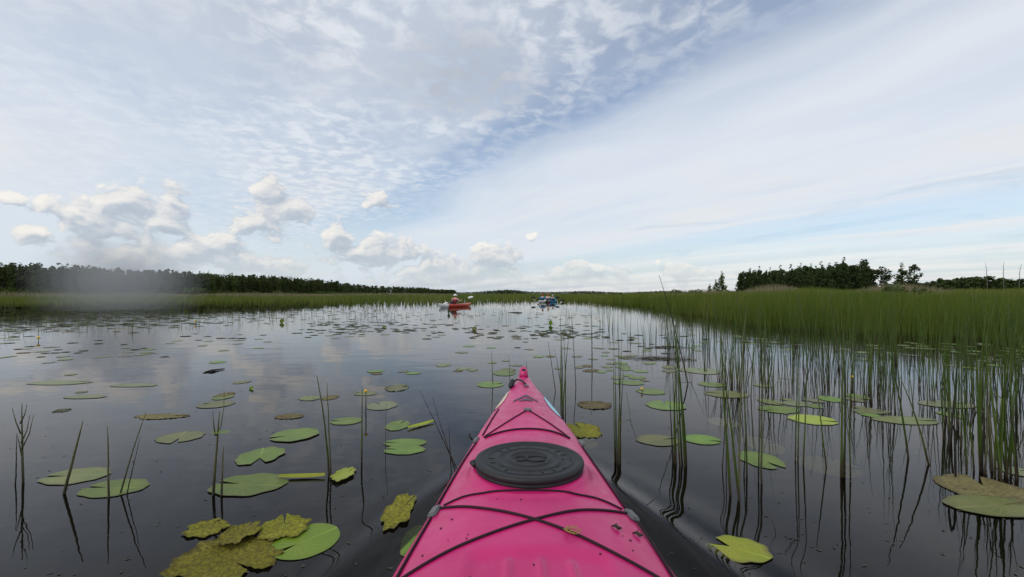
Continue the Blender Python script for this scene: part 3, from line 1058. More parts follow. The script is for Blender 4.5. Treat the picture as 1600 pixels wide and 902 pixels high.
    # dead trunks
    for i, (px, ty, ln, l) in enumerate([(1543, 411, -.6, 'bare dead trunk leaning left, leftmost of three on the right horizon'),
                                         (1568, 409, .1, 'straight bare dead trunk, middle one of three on the right horizon'),
                                         (1592, 412, .9, 'bare dead trunk with bent top at the right picture edge')]):
        Y = 150.0; h = CAM_H + (HOR - ty) * Y / FOC; x = (px - 800) * Y / FOC
        mb = MB()
        mb.tube([(0, 0, -.2), (ln * .2, 0, h * .4), (ln * .45, .1, h * .75), (ln * 1.1, 0, h)], [.11, .09, .07, .03], 7)
        for q in range(4):
            zz = h * (.55 + .1 * q); sg = (-1) ** q
            mb.tube([(ln * .3, 0, zz), (ln * .3 + sg * .5, .1, zz + .3)], [.05, .02], 5)
        o = mb.build('dead_tree', M['snag']); o.location = (x, Y, 0)
        tag(o, l, 'dead tree', 'dead trunks on the right horizon')


build_forests()


# ------------------------------------------------------------------ our kayak
def build_kayak():
    root = empty('kayak', (KX, 0, 0), KRZ)
    tag(root, 'pink sea kayak in the foreground with black round hatch and crossed deck cords', 'kayak')
    # one-piece hull and deck
    ys = np.unique(np.concatenate([np.linspace(-2.35, 0.55, 50), np.linspace(0.55, 1.08, 60), np.linspace(1.08, 1.75, 90), np.linspace(1.75, 2.85, 70)]))
    us = np.sort(np.unique(np.concatenate([np.linspace(-1, 1, 97), [-.985, -.965, .965, .985]])))
    nu = len(us)
    mb = MB()
    under = 9
    for y in ys:
        w = float(np.interp(y, SY, SWID)); ze = float(np.interp(y, SY, SZED))
        ring = []
        for u in us:
            x = u * w
            z = deck_z(x, y)
            e = max(0.0, (abs(u) - 0.93) / 0.07)
            z -= 0.004 * e * e
            ring.append((x, y, z))
        # seam lip then down round the hull to the keel
        keel = -0.11 + 0.30 * sst(y, 2.0, 2.85) + 0.33 * sst(-y, 1.5, 2.35)
        keel = min(keel, ze - 0.02)
        prof = [(1.022, -0.008), (1.018, -0.020), (0.985, -0.028)]
        side = []
        for fx, dz in prof:
            side.append((fx * w, ze + dz))
        for k in range(1, under - 2):
            t = k / (under - 3)
            a = t * math.pi / 2
            side.append((w * 0.975 * math.cos(a) ** 0.75, (ze - 0.03) - (ze - 0.03 - keel) * math.sin(a) ** 1.15))
        for sx, sz in side: ring.append((sx, y, sz))
        for sx, sz in reversed(side[:-1]): ring.append((-sx, y, sz))
        mb.v.extend(ring)
        n = len(ring)
    for j in range(len(ys) - 1):
        for i in range(n):
            i2 = (i + 1) % n
            mb.f.append((j * n + i, (j + 1) * n + i, (j + 1) * n + i2, j * n + i2))
    mb.f.append(tuple(range(n)))
    mb.f.append(tuple(reversed([(len(ys) - 1) * n + i for i in range(n)])))
    hull = mb.build('hull', M['pink'], root)
    # hatch lid
    hx, hy = HATCH
    R = HATCH_R
    m = MB()
    prof = [(R * .975, -.034), (R * .985, -.028), (R * .985, -.023), (R * .975, -.021), (R * .98, -.019), (R * .998, -.016), (R * 1.0, -.008), (R * .988, -.003), (R * .96, 0.0), (R * .90, .0005),
            (R * .865, -.003), (R * .80, -.003), (R * .785, -.0005), (R * .77, -.003), (R * .60, -.003), (R * .585, .0), (R * .555, .0), (R * .54, -.003),
            (R * .40, -.003), (R * .385, .001), (R * .35, .001), (R * .335, -.0035), (R * .02, -.0035)]
    m.lathe(prof, 72, (hx, hy, LID_Z))
    m.v = [(x, hy + (y - hy) * HATCH_S, z) for x, y, z in m.v]
    lid = m.build('hatch_cover', M['rubber'], root)
    m = MB()
    for k in range(0, 40, 2):          # worn, unreadable raised lettering round the rim
        a = 2 * math.pi * k / 40
        if k % 10 in (8, 9): continue
        for dr in ((0,) if k % 3 else (-.012, .012)):
            rr = R * .69
            ln = random.uniform(.012, .024)
            rot = Matrix.Rotation(a + random.uniform(-.3, .3) + (math.pi / 2 if dr else 0), 3, 'Z')
            m.box((hx + (rr + dr) * math.cos(a), hy + (rr + dr) * math.sin(a), LID_Z - .0032), (ln, .0032, .004), rot)
    m.v = [(x, hy + (y - hy) * HATCH_S, z) for x, y, z in m.v]
    m.build('raised_lettering', M['rubber'], lid, smooth=False)
    m = MB()
    pts = [(hx + .025 + .035 * math.cos(t), hy + .022 * math.sin(t), LID_Z - .002) for t in np.linspace(.4, 5.6, 14)]
    m.tube(pts, .003, 6)
    pts = [(hx - .028 + .022 * math.cos(t), hy + .018 * math.sin(t), LID_Z - .002) for t in np.linspace(-2.2, 2.6, 12)]
    m.tube(pts, .003, 6)
    m.build('raised_emblem', M['rubber'], lid)
    m = MB()
    m.tube([(hx - R * .99, hy + .02, LID_Z - .020), (hx - R * 1.05, hy, LID_Z - .018), (hx - R * .99, hy - .02, LID_Z - .020)], [.008, .009, .008], 8)
    m.build('pull_tab', M['rubber'], lid)

    def cord(name, px_pts, r, mat=M['cord'], lift=0.7, sub=5):
        base = [px_deck(*p) for p in px_pts]
        pts = []
        for i in range(len(base) - 1):
            p0 = base[max(i - 1, 0)]; p1 = base[i]; p2 = base[i + 1]; p3 = base[min(i + 2, len(base) - 1)]
            for k in range(sub):
                t = k / sub
                q = 0.5 * ((2 * p1) + (p2 - p0) * t + (2 * p0 - 5 * p1 + 4 * p2 - p3) * t * t + (3 * p1 - p0 - 3 * p2 + p3) * t ** 3)
                pts.append(q)
        pts.append(base[-1])
        out = [Vector((p.x, p.y, deck_z(p.x, p.y) + r * lift)) for p in pts]
        c = MB(); c.tube(out, r, 8)
        return c.build(name, mat, root)
    # front V and arc ahead of the hatch
    cord('deck_cord', [(821, 643), (790, 661.5), (756, 684)], .0031)
    cord('deck_cord', [(828, 643), (858, 661.5), (890, 685)], .0031)
    cord('deck_cord', [(757, 685), (785, 675.5), (825, 671), (862, 675), (891, 686)], .0042)
    # arc behind the hatch and the crossed pair
    cord('deck_cord', [(693, 791), (728, 776), (775, 768.5), (830, 767), (890, 770.5), (935, 780.5), (972, 797)], .0031)
    cord('deck_cord', [(686, 796), (722, 793), (765, 797), (835, 812.5), (900, 836.5), (960, 866), (1023, 901), (1040, 912)], .0038)
    cord('deck_cord', [(981, 804), (945, 799), (900, 799), (842, 811), (770, 833.5), (700, 863), (641, 897), (620, 912)], .0038)
    # perimeter line
    cord('deck_line', [(744, 693), (729, 714), (706, 752), (683, 792)], .0038)
    cord('deck_line', [(673, 811), (655, 842), (636, 875), (620, 904), (612, 920)], .0038)
    cord('deck_line', [(910, 699), (930, 728), (958, 768), (978, 796)], .0038)
    cord('deck_line', [(997, 818), (1016, 846), (1040, 884), (1052, 904), (1062, 920)], .0038)
    cord('deck_line', [(754, 681), (768, 657), (779, 640)], .0035)

    def fitting(px, py, sx, sy, rz=0.0):
        p = px_deck(px, py)
        f = bmesh.new()
        bmesh.ops.create_cube(f, size=1.0)
        bmesh.ops.scale(f, vec=(sx, sy, .014), verts=f.verts)
        bmesh.ops.bevel(f, geom=f.edges[:], offset=.0045, segments=3, affect='EDGES')
        me = bpy.data.meshes.new('cord_guide'); f.to_mesh(me); f.free()
        me.materials.append(M['fitting'])
        o = bpy.data.objects.new('cord_guide', me); COL.objects.link(o); o.parent = root
        dx = .002
        gx = (deck_z(p.x + dx, p.y) - deck_z(p.x - dx, p.y)) / (2 * dx)
        o.location = (p.x, p.y, p.z + .003); o.rotation_euler = (0, -math.atan(gx), rz)
    fitting(679, 801, .030, .055, -.16); fitting(987, 807, .030, .055, .2)
    fitting(744, 689, .022, .05, -.15); fitting(909, 694, .022, .05, .15)
    fitting(824.5, 641.5, .040, .028); fitting(822, 604, .032, .022)
    # bow: toggle on its strap, the eye at the very tip
    p = px_deck(821, 602)
    m = MB()
    pts = [p + Vector((0, 0, .008)), px_deck(815, 597.5) + Vector((0, 0, .012)), px_deck(809, 597) + Vector((-.004, 0, .016)), px_deck(806, 600) + Vector((-.024, -.01, .008))]
    m.tube(pts, .006, 7); m.build('toggle_strap', M['rubber'], root)
    m = MB()
    e = pts[-1]
    m.tube([e + Vector((.006, .03, .012)), e + Vector((.002, .015, .006)), e + Vector((-.006, -.025, -.010)), e + Vector((-.009, -.042, -.018))], [.010, .017, .018, .011], 10)
    m.build('carry_toggle', M['rubber'], root)
    m = MB()
    tip_y = 2.80; tz = deck_z(0, tip_y)
    m.tube([(0, 2.74, tz - .018), (0, 2.775, tz + .010), (0, 2.80, tz + .022), (0, 2.83, tz + .016), (0, 2.85, tz - .012)], [.030, .029, .026, .020, .010], 14)
    m.build('bow_cap', M['pink'], root)
    m = MB()
    m.ball((0, 2.762, tz + .026), (.016, .013, .013), 12, 8); m.build('bow_eye', M['rubber'], root)

    # flat marks on the deck follow its surface
    def decal(name, poly_px, mat, lift=.0025, sub=6):
        """a filled strip between two pixel polylines of equal length"""
        a, b = poly_px
        m = MB()
        nA = (len(a) - 1) * sub + 1
        def smp(pl, t):
            i = min(int(t), len(pl) - 2); f = t - i
            return (pl[i][0] * (1 - f) + pl[i + 1][0] * f, pl[i][1] * (1 - f) + pl[i + 1][1] * f)
        for i in range(nA):
            t = i / sub
            for k in range(4):
                s = k / 3
                A = smp(a, t); Bq = smp(b, t)
                q = px_deck(A[0] * (1 - s) + Bq[0] * s, A[1] * (1 - s) + Bq[1] * s)
                m.v.append((q.x, q.y, q.z + lift))
        for i in range(nA - 1):
            for k in range(3):
                c = i * 4 + k
                m.f.append((c, c + 1, c + 5, c + 4))
        return m.build(name, mat, root)
    decal('chevron_mark', ([(803, 626), (822, 617), (840, 627)], [(801, 629), (822, 620), (842, 629.5)]), M['charcoal'])
    decal('chevron_mark', ([(810, 627), (823, 622.5), (834, 627)], [(812, 627.6), (823, 626.4), (832, 627.6)]), M['charcoal'])

    def flank(name, s, y0, y1, zt, zb, mat):
        """decal wrapped over the deck edge and upper flank"""
        m = MB(); N = 14
        for i in range(N + 1):
            y = y0 + (y1 - y0) * i / N
            w = float(np.interp(y, SY, SWID)); ze = float(np.interp(y, SY, SZED))
            f = math.sin(math.pi * i / N) ** .5
            ui = 1 - (1 - zt) * f
            for u in (ui, (ui + 1) / 2, .985):
                m.v.append((s * u * w, y, deck_z(u * w, y) + .003))
            m.v.append((s * (1.022 * w + .002), y, ze - .008))
            m.v.append((s * (1.0 * w + .003), y, ze - .008 - zb * f))
        for i in range(N):
            for k in range(4):
                c = i * 5 + k
                m.f.append((c, c + 1, c + 6, c + 5))
        m.build(name, mat, root)
    flank('hull_decal', 1, 2.10, 2.44, .80, .04, M['cyan'])
    flank('hull_decal', -1, 2.22, 2.52, .80, .04, M['cream'])
    # cockpit just below the picture
    m = MB()
    cyc = []
    for k in range(49):
        a = 2 * math.pi * k / 48
        x, y = .225 * math.sin(a), 0.02 + .44 * math.cos(a)
        cyc.append((x, y, max(deck_z(x, y), .27) + .018))
    m.tube(cyc, .013, 8, cap=False); m.build('cockpit_rim', M['rubber'], root)
    m = MB()
    vs = [(0, .02, .31)] + [(c[0] * .98, .02 + (c[1] - .02) * .98, c[2] + .004) for c in cyc[:-1]]
    m.add(vs, [(0, i, i % 48 + 1) for i in range(1, 49)]); m.build('spray_cover', M['rubber'], root)


build_kayak()


# things lying on the deck
def deck_debris():
    def on(px, py, dz=.002):
        p = px_deck(px, py)
        X, Y = to_world(p.x, p.y)
        return Vector((X, Y, p.z + dz))
    c = on(893, 835, .012)
    m = MB()
    for k in range(3):
        r0 = .010 + .004 * k
        pts = [c + Vector((r0 * 1.15 * math.cos(t + k) + .002 * k, r0 * .9 * math.sin(t + k), .002 * math.sin(3 * t + k))) for t in np.linspace(0, 5.4 - k * .5, 14)]
        m.tube(pts, .0011, 5)
    m.tube([c + Vector((.008, -.01, 0)), c + Vector((.018, -.006, .002)), c + Vector((.012, .012, .003))], .001, 5)
    m.tube([c, c + Vector((-.02, .006, -.002))], .001, 5)
    tag(m.build('straw_curl', M['straw']), 'curled yellow straw caught on the crossed deck cord', 'straw')
    spec = [((963, 827), (7, 5), 'dark curled leaf scrap on the deck, largest one right of the cords', True), ((996, 838), (6, 3), 'dark leaf scrap near the right gunwale below the grey guide', True)]
    for (px, py), (a, b), l, _ in spec:
        c = on(px, py, .004); m = MB()
        pts = [c + Vector((-.012, .008, 0)), c + Vector((-.002, .004, .004)), c + Vector((.006, -.004, .001)), c + Vector((.014, -.007, .003))]
        m.tube(pts, [.001, .004, .005, .001], 6)
        m.tube([pts[1], pts[1] + Vector((.008, .008, .002))], [.002, .0008], 5)
        tag(m.build('leaf_scrap', M['dark_stem']), l, 'leaf scrap')
    dots = [(731, 836), (700, 845), (729, 842), (689, 826), (777, 780), (814, 781), (741, 772), (985, 845), (989, 861), (973, 838), (734, 902), (660, 869), (706, 812), (834, 883), (768, 654), (801, 648), (848, 648), (912, 774), (938, 866)]
    for i, (px, py) in enumerate(dots):
        c = on(px, py, .001); m = MB()
        r = random.uniform(.0015, .0032)
        m.ball(c, (r * 1.5, r, r * .5), 7, 5, Matrix.Rotation(random.uniform(0, 3), 3, 'Z'))
        tag(m.build('mud_fleck', M['dark_stem']), 'tiny dark mud fleck on the pink kayak deck', 'mud fleck', 'mud flecks on the kayak deck')
    # weed twig caught on the left gunwale
    b = px_deck(742, 688); X, Y = to_world(b.x - .01, b.y)
    m = MB()
    m.tube([(X, Y, b.z), (X - .012, Y + .005, b.z + .012), (X - .016, Y + .01, b.z + .028)], [.004, .006, .002], 6)
    tag(m.build('weed_scrap', M['dark_stem']), 'black scrap of weed on the left gunwale beside the hatch', 'weed')


deck_debris()


# ------------------------------------------------------------------ lily pads
def pad_mesh(sx, sy, notch, mat, seg=56, rings=6, wavy=0.05, ragged=0.0, cup=0.0, seed=0, lobes=0.13):
    """oval leaf with a notch; sx, sy half sizes; notch = direction of the cut (radians, 0 = +x)"""
    rng = np.random.default_rng(seed)
    ph = rng.uniform(0, 6.28, 4)
    mb = MB(); A = []; Rr = []
    cut = lobes
    # centre sits toward the notch
    cxo, cyo = 0.28 * math.cos(notch), 0.28 * math.sin(notch)
    mb.v.append((cxo * sx, cyo * sy, 0.0)); A.append(0.0); Rr.append(0.0)
    noise = rng.normal(0, 1, seg)
    noise = sum(np.roll(noise, q) for q in range(-3, 4)) / 7 * 1.6 + rng.normal(0, .12, seg)
    for r in range(1, rings + 1):
        t = r / rings
        for k in range(seg):
            f = k / (seg - 1)
            th = -math.pi + cut + f * (2 * math.pi - 2 * cut)          # angle measured from the tip direction
            edge = 1.0 + wavy * (0.5 * math.sin(5 * th + ph[0]) + 0.5 * math.sin(9 * th + ph[1])) * 0.5 + ragged * noise[k]
            near = math.exp(-((math.pi - abs(th)) / 0.42) ** 2)
            edge *= 1.0 + 0.03 * near
            ax = -math.cos(notch + th) ; ay = -math.sin(notch + th)
            ex, ey = ax * edge, ay * edge
            x = cxo + (ex - cxo) * t; y = cyo + (ey - cyo) * t
            z = 0.0
            z += wavy * 0.018 * t * t * (math.sin(4 * th + ph[2]) + 0.7 * math.sin(7 * th + ph[3])) * min(sx, sy)
            if ragged > .05: z += 0.018 * t * (math.sin(x * 19 + ph[0]) * math.cos(y * 23 + ph[1])) * .5 * min(sx, sy) / .1 * .5
            z += cup * t * t * (math.cos(th + ph[3]) * .5 + .5) * min(sx, sy)
            mb.v.append((x * sx, y * sy, z)); A.append(th); Rr.append(t)
    for k in range(seg - 1):
        mb.f.append((0, 1 + k, 2 + k))
    for r in range(rings - 1):
        for k in range(seg - 1):
            a = 1 + r * seg + k
            mb.f.append((a, a + seg, a + seg + 1, a + 1))
    mb.attr = {'ang': A, 'rad': Rr}
    return mb.mesh('lily_pad', mat)


PAD_SPOTS = []


def pad(px, py, wx, wy, mat, label, notch=-1.5, z=0.003, name='lily_pad', cat='lily pad', group=None, **kw):
    c = at(px, py, z)
    ya = at(px, py + wy, z).y; yb = at(px, py - wy, z).y
    sx = wx * c.y / FOC; sy = (yb - ya) / 2
    cy = (ya + yb) / 2; cx = (px - 800) * c.y / FOC
    me = pad_mesh(sx, sy, notch, M[mat], seed=int(px * 7 + py), **kw)
    o = bpy.data.objects.new(name, me); COL.objects.link(o)
    o.location = (cx, cy, z + max(0, wave(cx, cy)) + .001)
    tag(o, label, cat, group)
    PAD_SPOTS.append((cx, cy, max(sx, sy)))
    return o


G = 'water lily leaves near the kayak'
def near_pads():
    P = [
        # left of the kayak
        (477, 848, 49, 29, 'pad_bright', 'large bright clean green lily pad, lower left of the kayak beside the algae-covered leaves', -2.3, dict(wavy=.02)),
        (388, 758, 56, 18, 'pad_green', 'long green lily pad with wavy edge and a yellow strip at its tip, left', 3.0, dict(wavy=.12, cup=.02)),
        (406, 713, 33, 14, 'pad_green', 'heart-shaped green lily pad notched toward the viewer, left of the kayak', -1.1, dict(wavy=.14, lobes=.3, cup=.025)),
        (460, 680, 35, 11, 'pad_green', 'oval green lily pad just above the heart-shaped one', -2.6, dict(wavy=.08, cup=.03)),
        (541, 658, 24, 6, 'pad_green', 'narrow green lily pad behind the flower stem left of the bow', 3.1, dict(wavy=.08)),
        (633, 692, 33, 6.5, 'pad_green', 'upper half of the split green lily pad beside the thin dotted stem', 3.14, dict(wavy=.05)),
        (632, 703, 32, 7.5, 'pad_green', 'lower half of the split green lily pad beside the thin dotted stem', 3.0, dict(wavy=.1)),
        (621, 665, 18, 8, 'pad_green', 'small rounded green lily pad behind the split one, left of the bow', 1.2, dict(wavy=.08)),
        (597, 634, 23, 7, 'pad_pale', 'faded lily pad behind the yellow flower on the left', 2.4, dict(wavy=.06)),
        (281, 683, 33, 9.5, 'pad_olive', 'olive-brown lily pad with wavy edge on the left, beyond the green ones', -1.2, dict(wavy=.12)),
        (118, 744, 46, 14, 'pad_olive', 'dull olive lily pad at far left beside the thick leaning stalk', -3.0, dict(wavy=.1)),
        (178, 763, 47, 15, 'pad_green', 'green lily pad at far left with stalks rising through it', 3.1, dict(wavy=.1)),
        (337, 632, 26, 6, 'pad_olive', 'olive lily pad behind the forked stalk on the left', 3.0, dict()),
        (452, 651, 22, 4.5, 'pad_brown', 'thin brown curled lily pad left of the tall stems', 0.4, dict(ragged=.12)),
        (250, 651, 38, 4, 'pad_brown', 'long dull brown sunken leaf edge behind the leaning stalks', 0.4, dict(ragged=.15)),
        (620, 606, 19, 5.5, 'pad_olive', 'dull speckled lily pad between the flower and the bow', 0.6, dict(ragged=.1)),
        (92, 598, 46, 3.6, 'pad_pale', 'long pale lily pad in the cloud reflection on the far left', 0.6, dict(ragged=.05)),
        (210, 602, 36, 2.8, 'pad_pale', 'pale lily pad right of the long one in the cloud reflection', 3.0, dict(ragged=.05)),
        (133, 620, 32, 3.2, 'pad_pale', 'pale lily pad nearest us in the cloud reflection on the left', 2.6, dict(ragged=.05)),
        (97, 641, 11, 3, 'dark_bud', 'small dark sunken leaf below the cloud reflection', 0, dict(ragged=.2)),
        (350, 617, 12, 4, 'pad_brown', 'small brown leaf between two pads on the left', 0.3, dict(ragged=.2)),
        # around the bow
        (766, 601, 21, 5, 'pad_green', 'green lily pad left of the black bow toggle', 0.3, dict()),
        (788, 583, 18, 4.5, 'pad_green', 'pale green lily pad just behind the left side of the bow tip', 0.3, dict()),
        (930, 633, 27, 6.5, 'pad_brown', 'tan withered lily pad right of the bow', 2.6, dict(ragged=.1, cup=.025)),
        (912, 673, 28, 12, 'pad_rot', 'ragged olive algae-covered leaf touching the right side of the bow', 2.0, dict(ragged=.15)),
        # right of the kayak
        (1028, 688, 34, 9, 'pad_olive', 'speckled olive lily pad behind the thick bulrush tuft right of the hatch', 0.3, dict(ragged=.04)),
        (1097, 687, 28, 8, 'pad_green', 'glossy green lily pad just right of the thick bulrush tuft', -.5, dict(wavy=.03)),
        (1190, 719, 31, 14, 'pad_green', 'green lily pad below a paler sunken one, right of centre', -1.2, dict(wavy=.1, lobes=.2)),
        (1041, 634, 30, 7.5, 'pad_green', 'green lily pad with raised edge beyond the thick tuft, right of the bow', 1.4, dict(wavy=.08, cup=.03)),
        (986, 598, 20, 4, 'pad_green', 'narrow green lily pad beyond the bow on the right', 2.6, dict()),
        (1017, 612, 22, 5, 'pad_green', 'green lily pad carrying a yellow bud at its left end', 2.6, dict()),
        (1136, 616, 33, 6, 'pad_olive', 'yellowish olive lily pad among the middle bulrushes', 2.6, dict()),
        (1097, 580, 26, 5, 'pad_pale', 'pale green lily pad among the middle bulrushes, farther off', 1.5, dict(cup=.02)),
        (1112, 601, 20, 4, 'pad_green', 'small green lily pad between two paler ones among the bulrushes', 1.5, dict()),
        (1216, 640, 30, 6, 'pad_green', 'long pale green lily pad at the feet of the right bulrushes', -2.8, dict()),
        (1270, 656, 34, 8.5, 'pad_yellow', 'yellow-green lily pad pair between the right bulrush stems', -.5, dict(wavy=.08)),
        (1415, 657, 47, 7, 'pad_olive', 'wide olive lily pad behind the two leaning stems on the right', -.2, dict(ragged=.05)),
        (1362, 643, 28, 4, 'pad_olive', 'thin olive lily pad left of the wide one on the right', .3, dict()),
        (1480, 632, 40, 6, 'pad_pale', 'pale lily pad behind the right-hand bulrush cluster', .3, dict()),
        (1155, 863, 47, 22, 'pad_yellow', 'yellow-green crumpled lily pad in the lower right beside the wake', 2.4, dict(wavy=.14, ragged=.03, lobes=.35, cup=.025)),
        (1548, 768, 60, 27, 'pad_brown', 'large brown rotting lily pad at the right picture edge', 1.0, dict(ragged=.045)),
        (1552, 791, 68, 18, 'pad_olive', 'olive lily pad lying over the front of the brown rotting one', .2, dict(wavy=.05)),
        (1590, 737, 22, 9, 'pad_pale', 'pale lily pad cut by the right picture edge', .2, dict()),
    ]
    for i, (px, py, wx, wy, mat, lab, notch, kw) in enumerate(P):
        z = 0.0025 + (0.002 if 'over the front' in lab else 0)
        if mat == 'dark_bud': kw = dict(kw)
        pad(px, py, wx, wy, mat, lab, notch, z, group=G, **kw)
    # sunken pale leaves just under the surface
    for (px, py, wx, wy, mat, lab, nt) in [
        (1193, 696, 27, 14, 'pad_pale', 'pale grey-green lily leaf sunken just under the surface behind a green one', .3),
        (1296, 729, 42, 17, 'pad_olive', 'long sunken grey-green leaf slanting between right-hand stems', -.3),
        (918, 692, 16, 9, 'pad_olive', 'faint sunken leaf close to the right of the kayak bow', .4),
        (1130, 660, 22, 8, 'pad_pale', 'faint sunken leaf behind the middle bulrush stems', .4),
        (645, 845, 18, 24, 'pad_green', 'green sunken leaf half under the left side of the kayak', 1.0)]:
        pad(px, py, wx, wy, mat, lab, nt, -0.006, group=G, ragged=.04)
        bpy.context.scene.collection.objects[-1].location.z = -0.006
    # algae-covered leaves
    for (px, py, wx, wy, lab, nt, cu, zz) in [
        (352, 876, 80, 38, 'largest algae-covered yellow-olive leaf at the lower left picture edge', -.6, .05, .006),
        (443, 825, 38, 19, 'lumpy algae-covered leaf between the large one and the bright pad', 2.0, .08, .012),
        (322, 826, 30, 14, 'dark olive algae-covered leaf behind the large one', 1.4, .05, .004),
        (372, 838, 27, 22, 'folded algae-covered leaf standing up on the cluster', 1.6, .5, .014),
        (622, 804, 22, 28, 'half-sunken algae-covered leaf close to the left of the kayak', .9, .12, .006),
        (536, 742, 16, 12, 'torn yellow leaf scrap at the foot of the tall left stems', 1.0, .2, .006)]:
        pad(px, py, wx, wy, 'pad_rot' if 'torn' not in lab else 'pad_yellow', lab, nt, zz, ragged=.051, cup=cu * .6, wavy=.3, lobes=.06, group=G, seg=80, rings=12)
    # narrow floating strips
    for (a, b, w, mat, lab) in [((436, 745), (508, 743), .016, 'pad_yellow', 'narrow yellow leaf strip floating off the long green pad'),
                                ((637, 669), (678, 658), .02, 'pad_yellow', 'narrow yellow-green leaf edge rising beside the split pad')]:
        A = at(*a, .008); Bp = at(*b, .008)
        d = (Bp - A); nrm = Vector((-d.y, d.x, 0)).normalized()
        m = MB(); N = 12; an = []; rd = []
        for i in range(N + 1):
            t = i / N; w2 = w * math.sin(math.pi * min(.97, max(.05, t))) ** .6
            p = A + d * t
            for s, zz in ((-1, 0), (0, .012), (1, .004)):
                m.v.append(tuple(p + nrm * s * w2 + Vector((0, 0, zz)))); an.append(s * .5); rd.append(t * .7)
        for i in range(N):
            for k in range(2):
                c = i * 3 + k; m.f.append((c, c + 1, c + 4, c + 3))
        m.attr = {'ang': an, 'rad': rd}
        tag(m.build('lily_pad', M[mat]), lab, 'lily pad', G)


near_pads()


def scatter_pads():
    cand = []
    tries = 0
    zones = [  # px range, py range, count, mats, zone
        ((-80, 600), (475.5, 545), 1900, 'left'),
        ((-60, 640), (515, 560), 70, 'drift'),
        ((40, 640), (560, 625), 10, 'drift'),
        ((480, 940), (482, 530), 380, 'mid'),
        ((560, 960), (525, 585), 36, 'mid'),
        ((940, 1250), (520, 600), 60, 'right'),
        ((1180, 1680), (535, 650), 90, 'right')]
    spots = list(PAD_SPOTS)
    for (xr, yr, cnt, zn) in zones:
        made = 0; tries = 0
        while made < cnt and tries < cnt * 12:
            tries += 1
            px = random.uniform(*xr); py = random.uniform(*yr)
            if py < bed_row(px) + 1.5: continue
            if cnt > 1500 and py > 478 + (50 - .065 * max(px, 0)) * random.random() ** 1.4 + random.random() ** 3 * 14: continue
            c = at(px, py)
            # pads drift together in patches
            pn = math.sin(c.x * .9 + 1.3 * math.sin(c.y * .35)) + math.sin(c.y * .8 + c.x * .3)
            if cnt < 1500 or random.random() < .5:
                if pn + random.uniform(-1.2, 1.2) < -.1: continue
            s = random.uniform(.05, .115) if cnt < 1500 else random.uniform(.07, .14)
            if any((c.x - a) ** 2 + (c.y - b) ** 2 < (.72 * (s + r)) ** 2 for a, b, r in spots[-420:]): continue
            lx, ly = to_local(c.x, c.y)
            if abs(lx) < .55 and ly < 3.0: continue
            spots.append((c.x, c.y, s)); made += 1
            cand.append((s * s * FOC * FOC / c.y ** 3, c.x, c.y, s, zn))
    cand.sort(reverse=True)
    protos = {}
    for i, (mat, ws) in enumerate([('pad_green', .08), ('pad_olive', .1), ('pad_pale', .06), ('pad_olive', .05), ('pad_green', .12), ('pad_brown', .1)]):
        protos[i] = pad_mesh(1.0, .78, .3 + i, M[mat], seg=30, rings=3, wavy=ws, ragged=.03, seed=90 + i)
    lab = {'drift': ('small lily pad adrift on the open water between left pad field and near stalks', 'lily pads adrift on the left water'),
           'left': ('small lily pad floating in the dense pad field off the left shore', 'lily pads in the field off the left shore'),
           'mid': ('small lily pad on the open water between bow and distant kayaks', 'lily pads on the open water ahead'),
           'right': ('small lily pad floating among the bulrush stems on the right', 'lily pads among the right bulrushes')}
    rest = []
    for j, (_, x, y, s, zn) in enumerate(cand):
        if j < 215:
            o = bpy.data.objects.new('lily_pad', protos[random.choice([0, 1, 1, 2, 3, 4, 5] if zn != 'right' else [0, 1, 2, 3, 4, 4])]); COL.objects.link(o)
            o.location = (x, y, .003); o.rotation_euler = (random.uniform(-.006, .006), random.uniform(-.006, .006), random.uniform(0, 6.28)); o.scale = (s, s, s)
            tag(o, lab[zn][0], 'lily pad', lab[zn][1])
        else:
            rest.append((x, y, s))
    m = MB(); an = []; rd = []
    for (x, y, s) in rest:
        a0 = random.uniform(0, 6.28); o = len(m.v)
        m.v.append((x, y, .004)); an.append(0); rd.append(0)
        ti = random.uniform(-.012, .012); tj = random.uniform(-.012, .012)
        for k in range(13):
            a = a0 + .15 + (2 * math.pi - .3) * k / 12
            dx, dy = s * math.cos(a) * 1.1, s * math.sin(a) * .8
            m.v.append((x + dx, y + dy, .005 + dx * ti + dy * tj)); an.append(a - a0 - math.pi); rd.append(.8)
        for k in range(12): m.f.append((o, o + 1 + k, o + 2 + k))
    m.attr = {'ang': an, 'rad': rd}
    tag(m.build('far_lily_pads', M['pad_far']), 'countless tiny lily pads far out toward the left shore', 'lily pads', kind='stuff')
    # tiny emergent leaves in the pad field
    n = 1500
    px = RNG.uniform(-80, 620, n); py = 476 + (50 - .04 * np.clip(px, 0, 700)) * RNG.uniform(0, 1, n) ** 1.3
    px2 = RNG.uniform(480, 960, 500); py2 = 474 + 30 * RNG.uniform(0, 1, 500) ** 1.4
    px = np.concatenate([px, px2]); py = np.concatenate([py, py2])
    ok = py > bed_row(px) + 1
    px, py = px[ok], py[ok]
    Y = CAM_H * FOC / (py - HOR); X = (px - 800) * Y / FOC
    m2 = len(X)
    o = blades('emergent_stalks', M['bed_low'], X, Y, RNG.uniform(.06, .38, m2), np.maximum(.006, .0006 * Y), RNG.uniform(.05, .4, m2), RNG.uniform(0, 1, m2))
    tag(o, 'scattered short stalks and leaves poking out of the far water', 'water plants', kind='stuff')


scatter_pads()


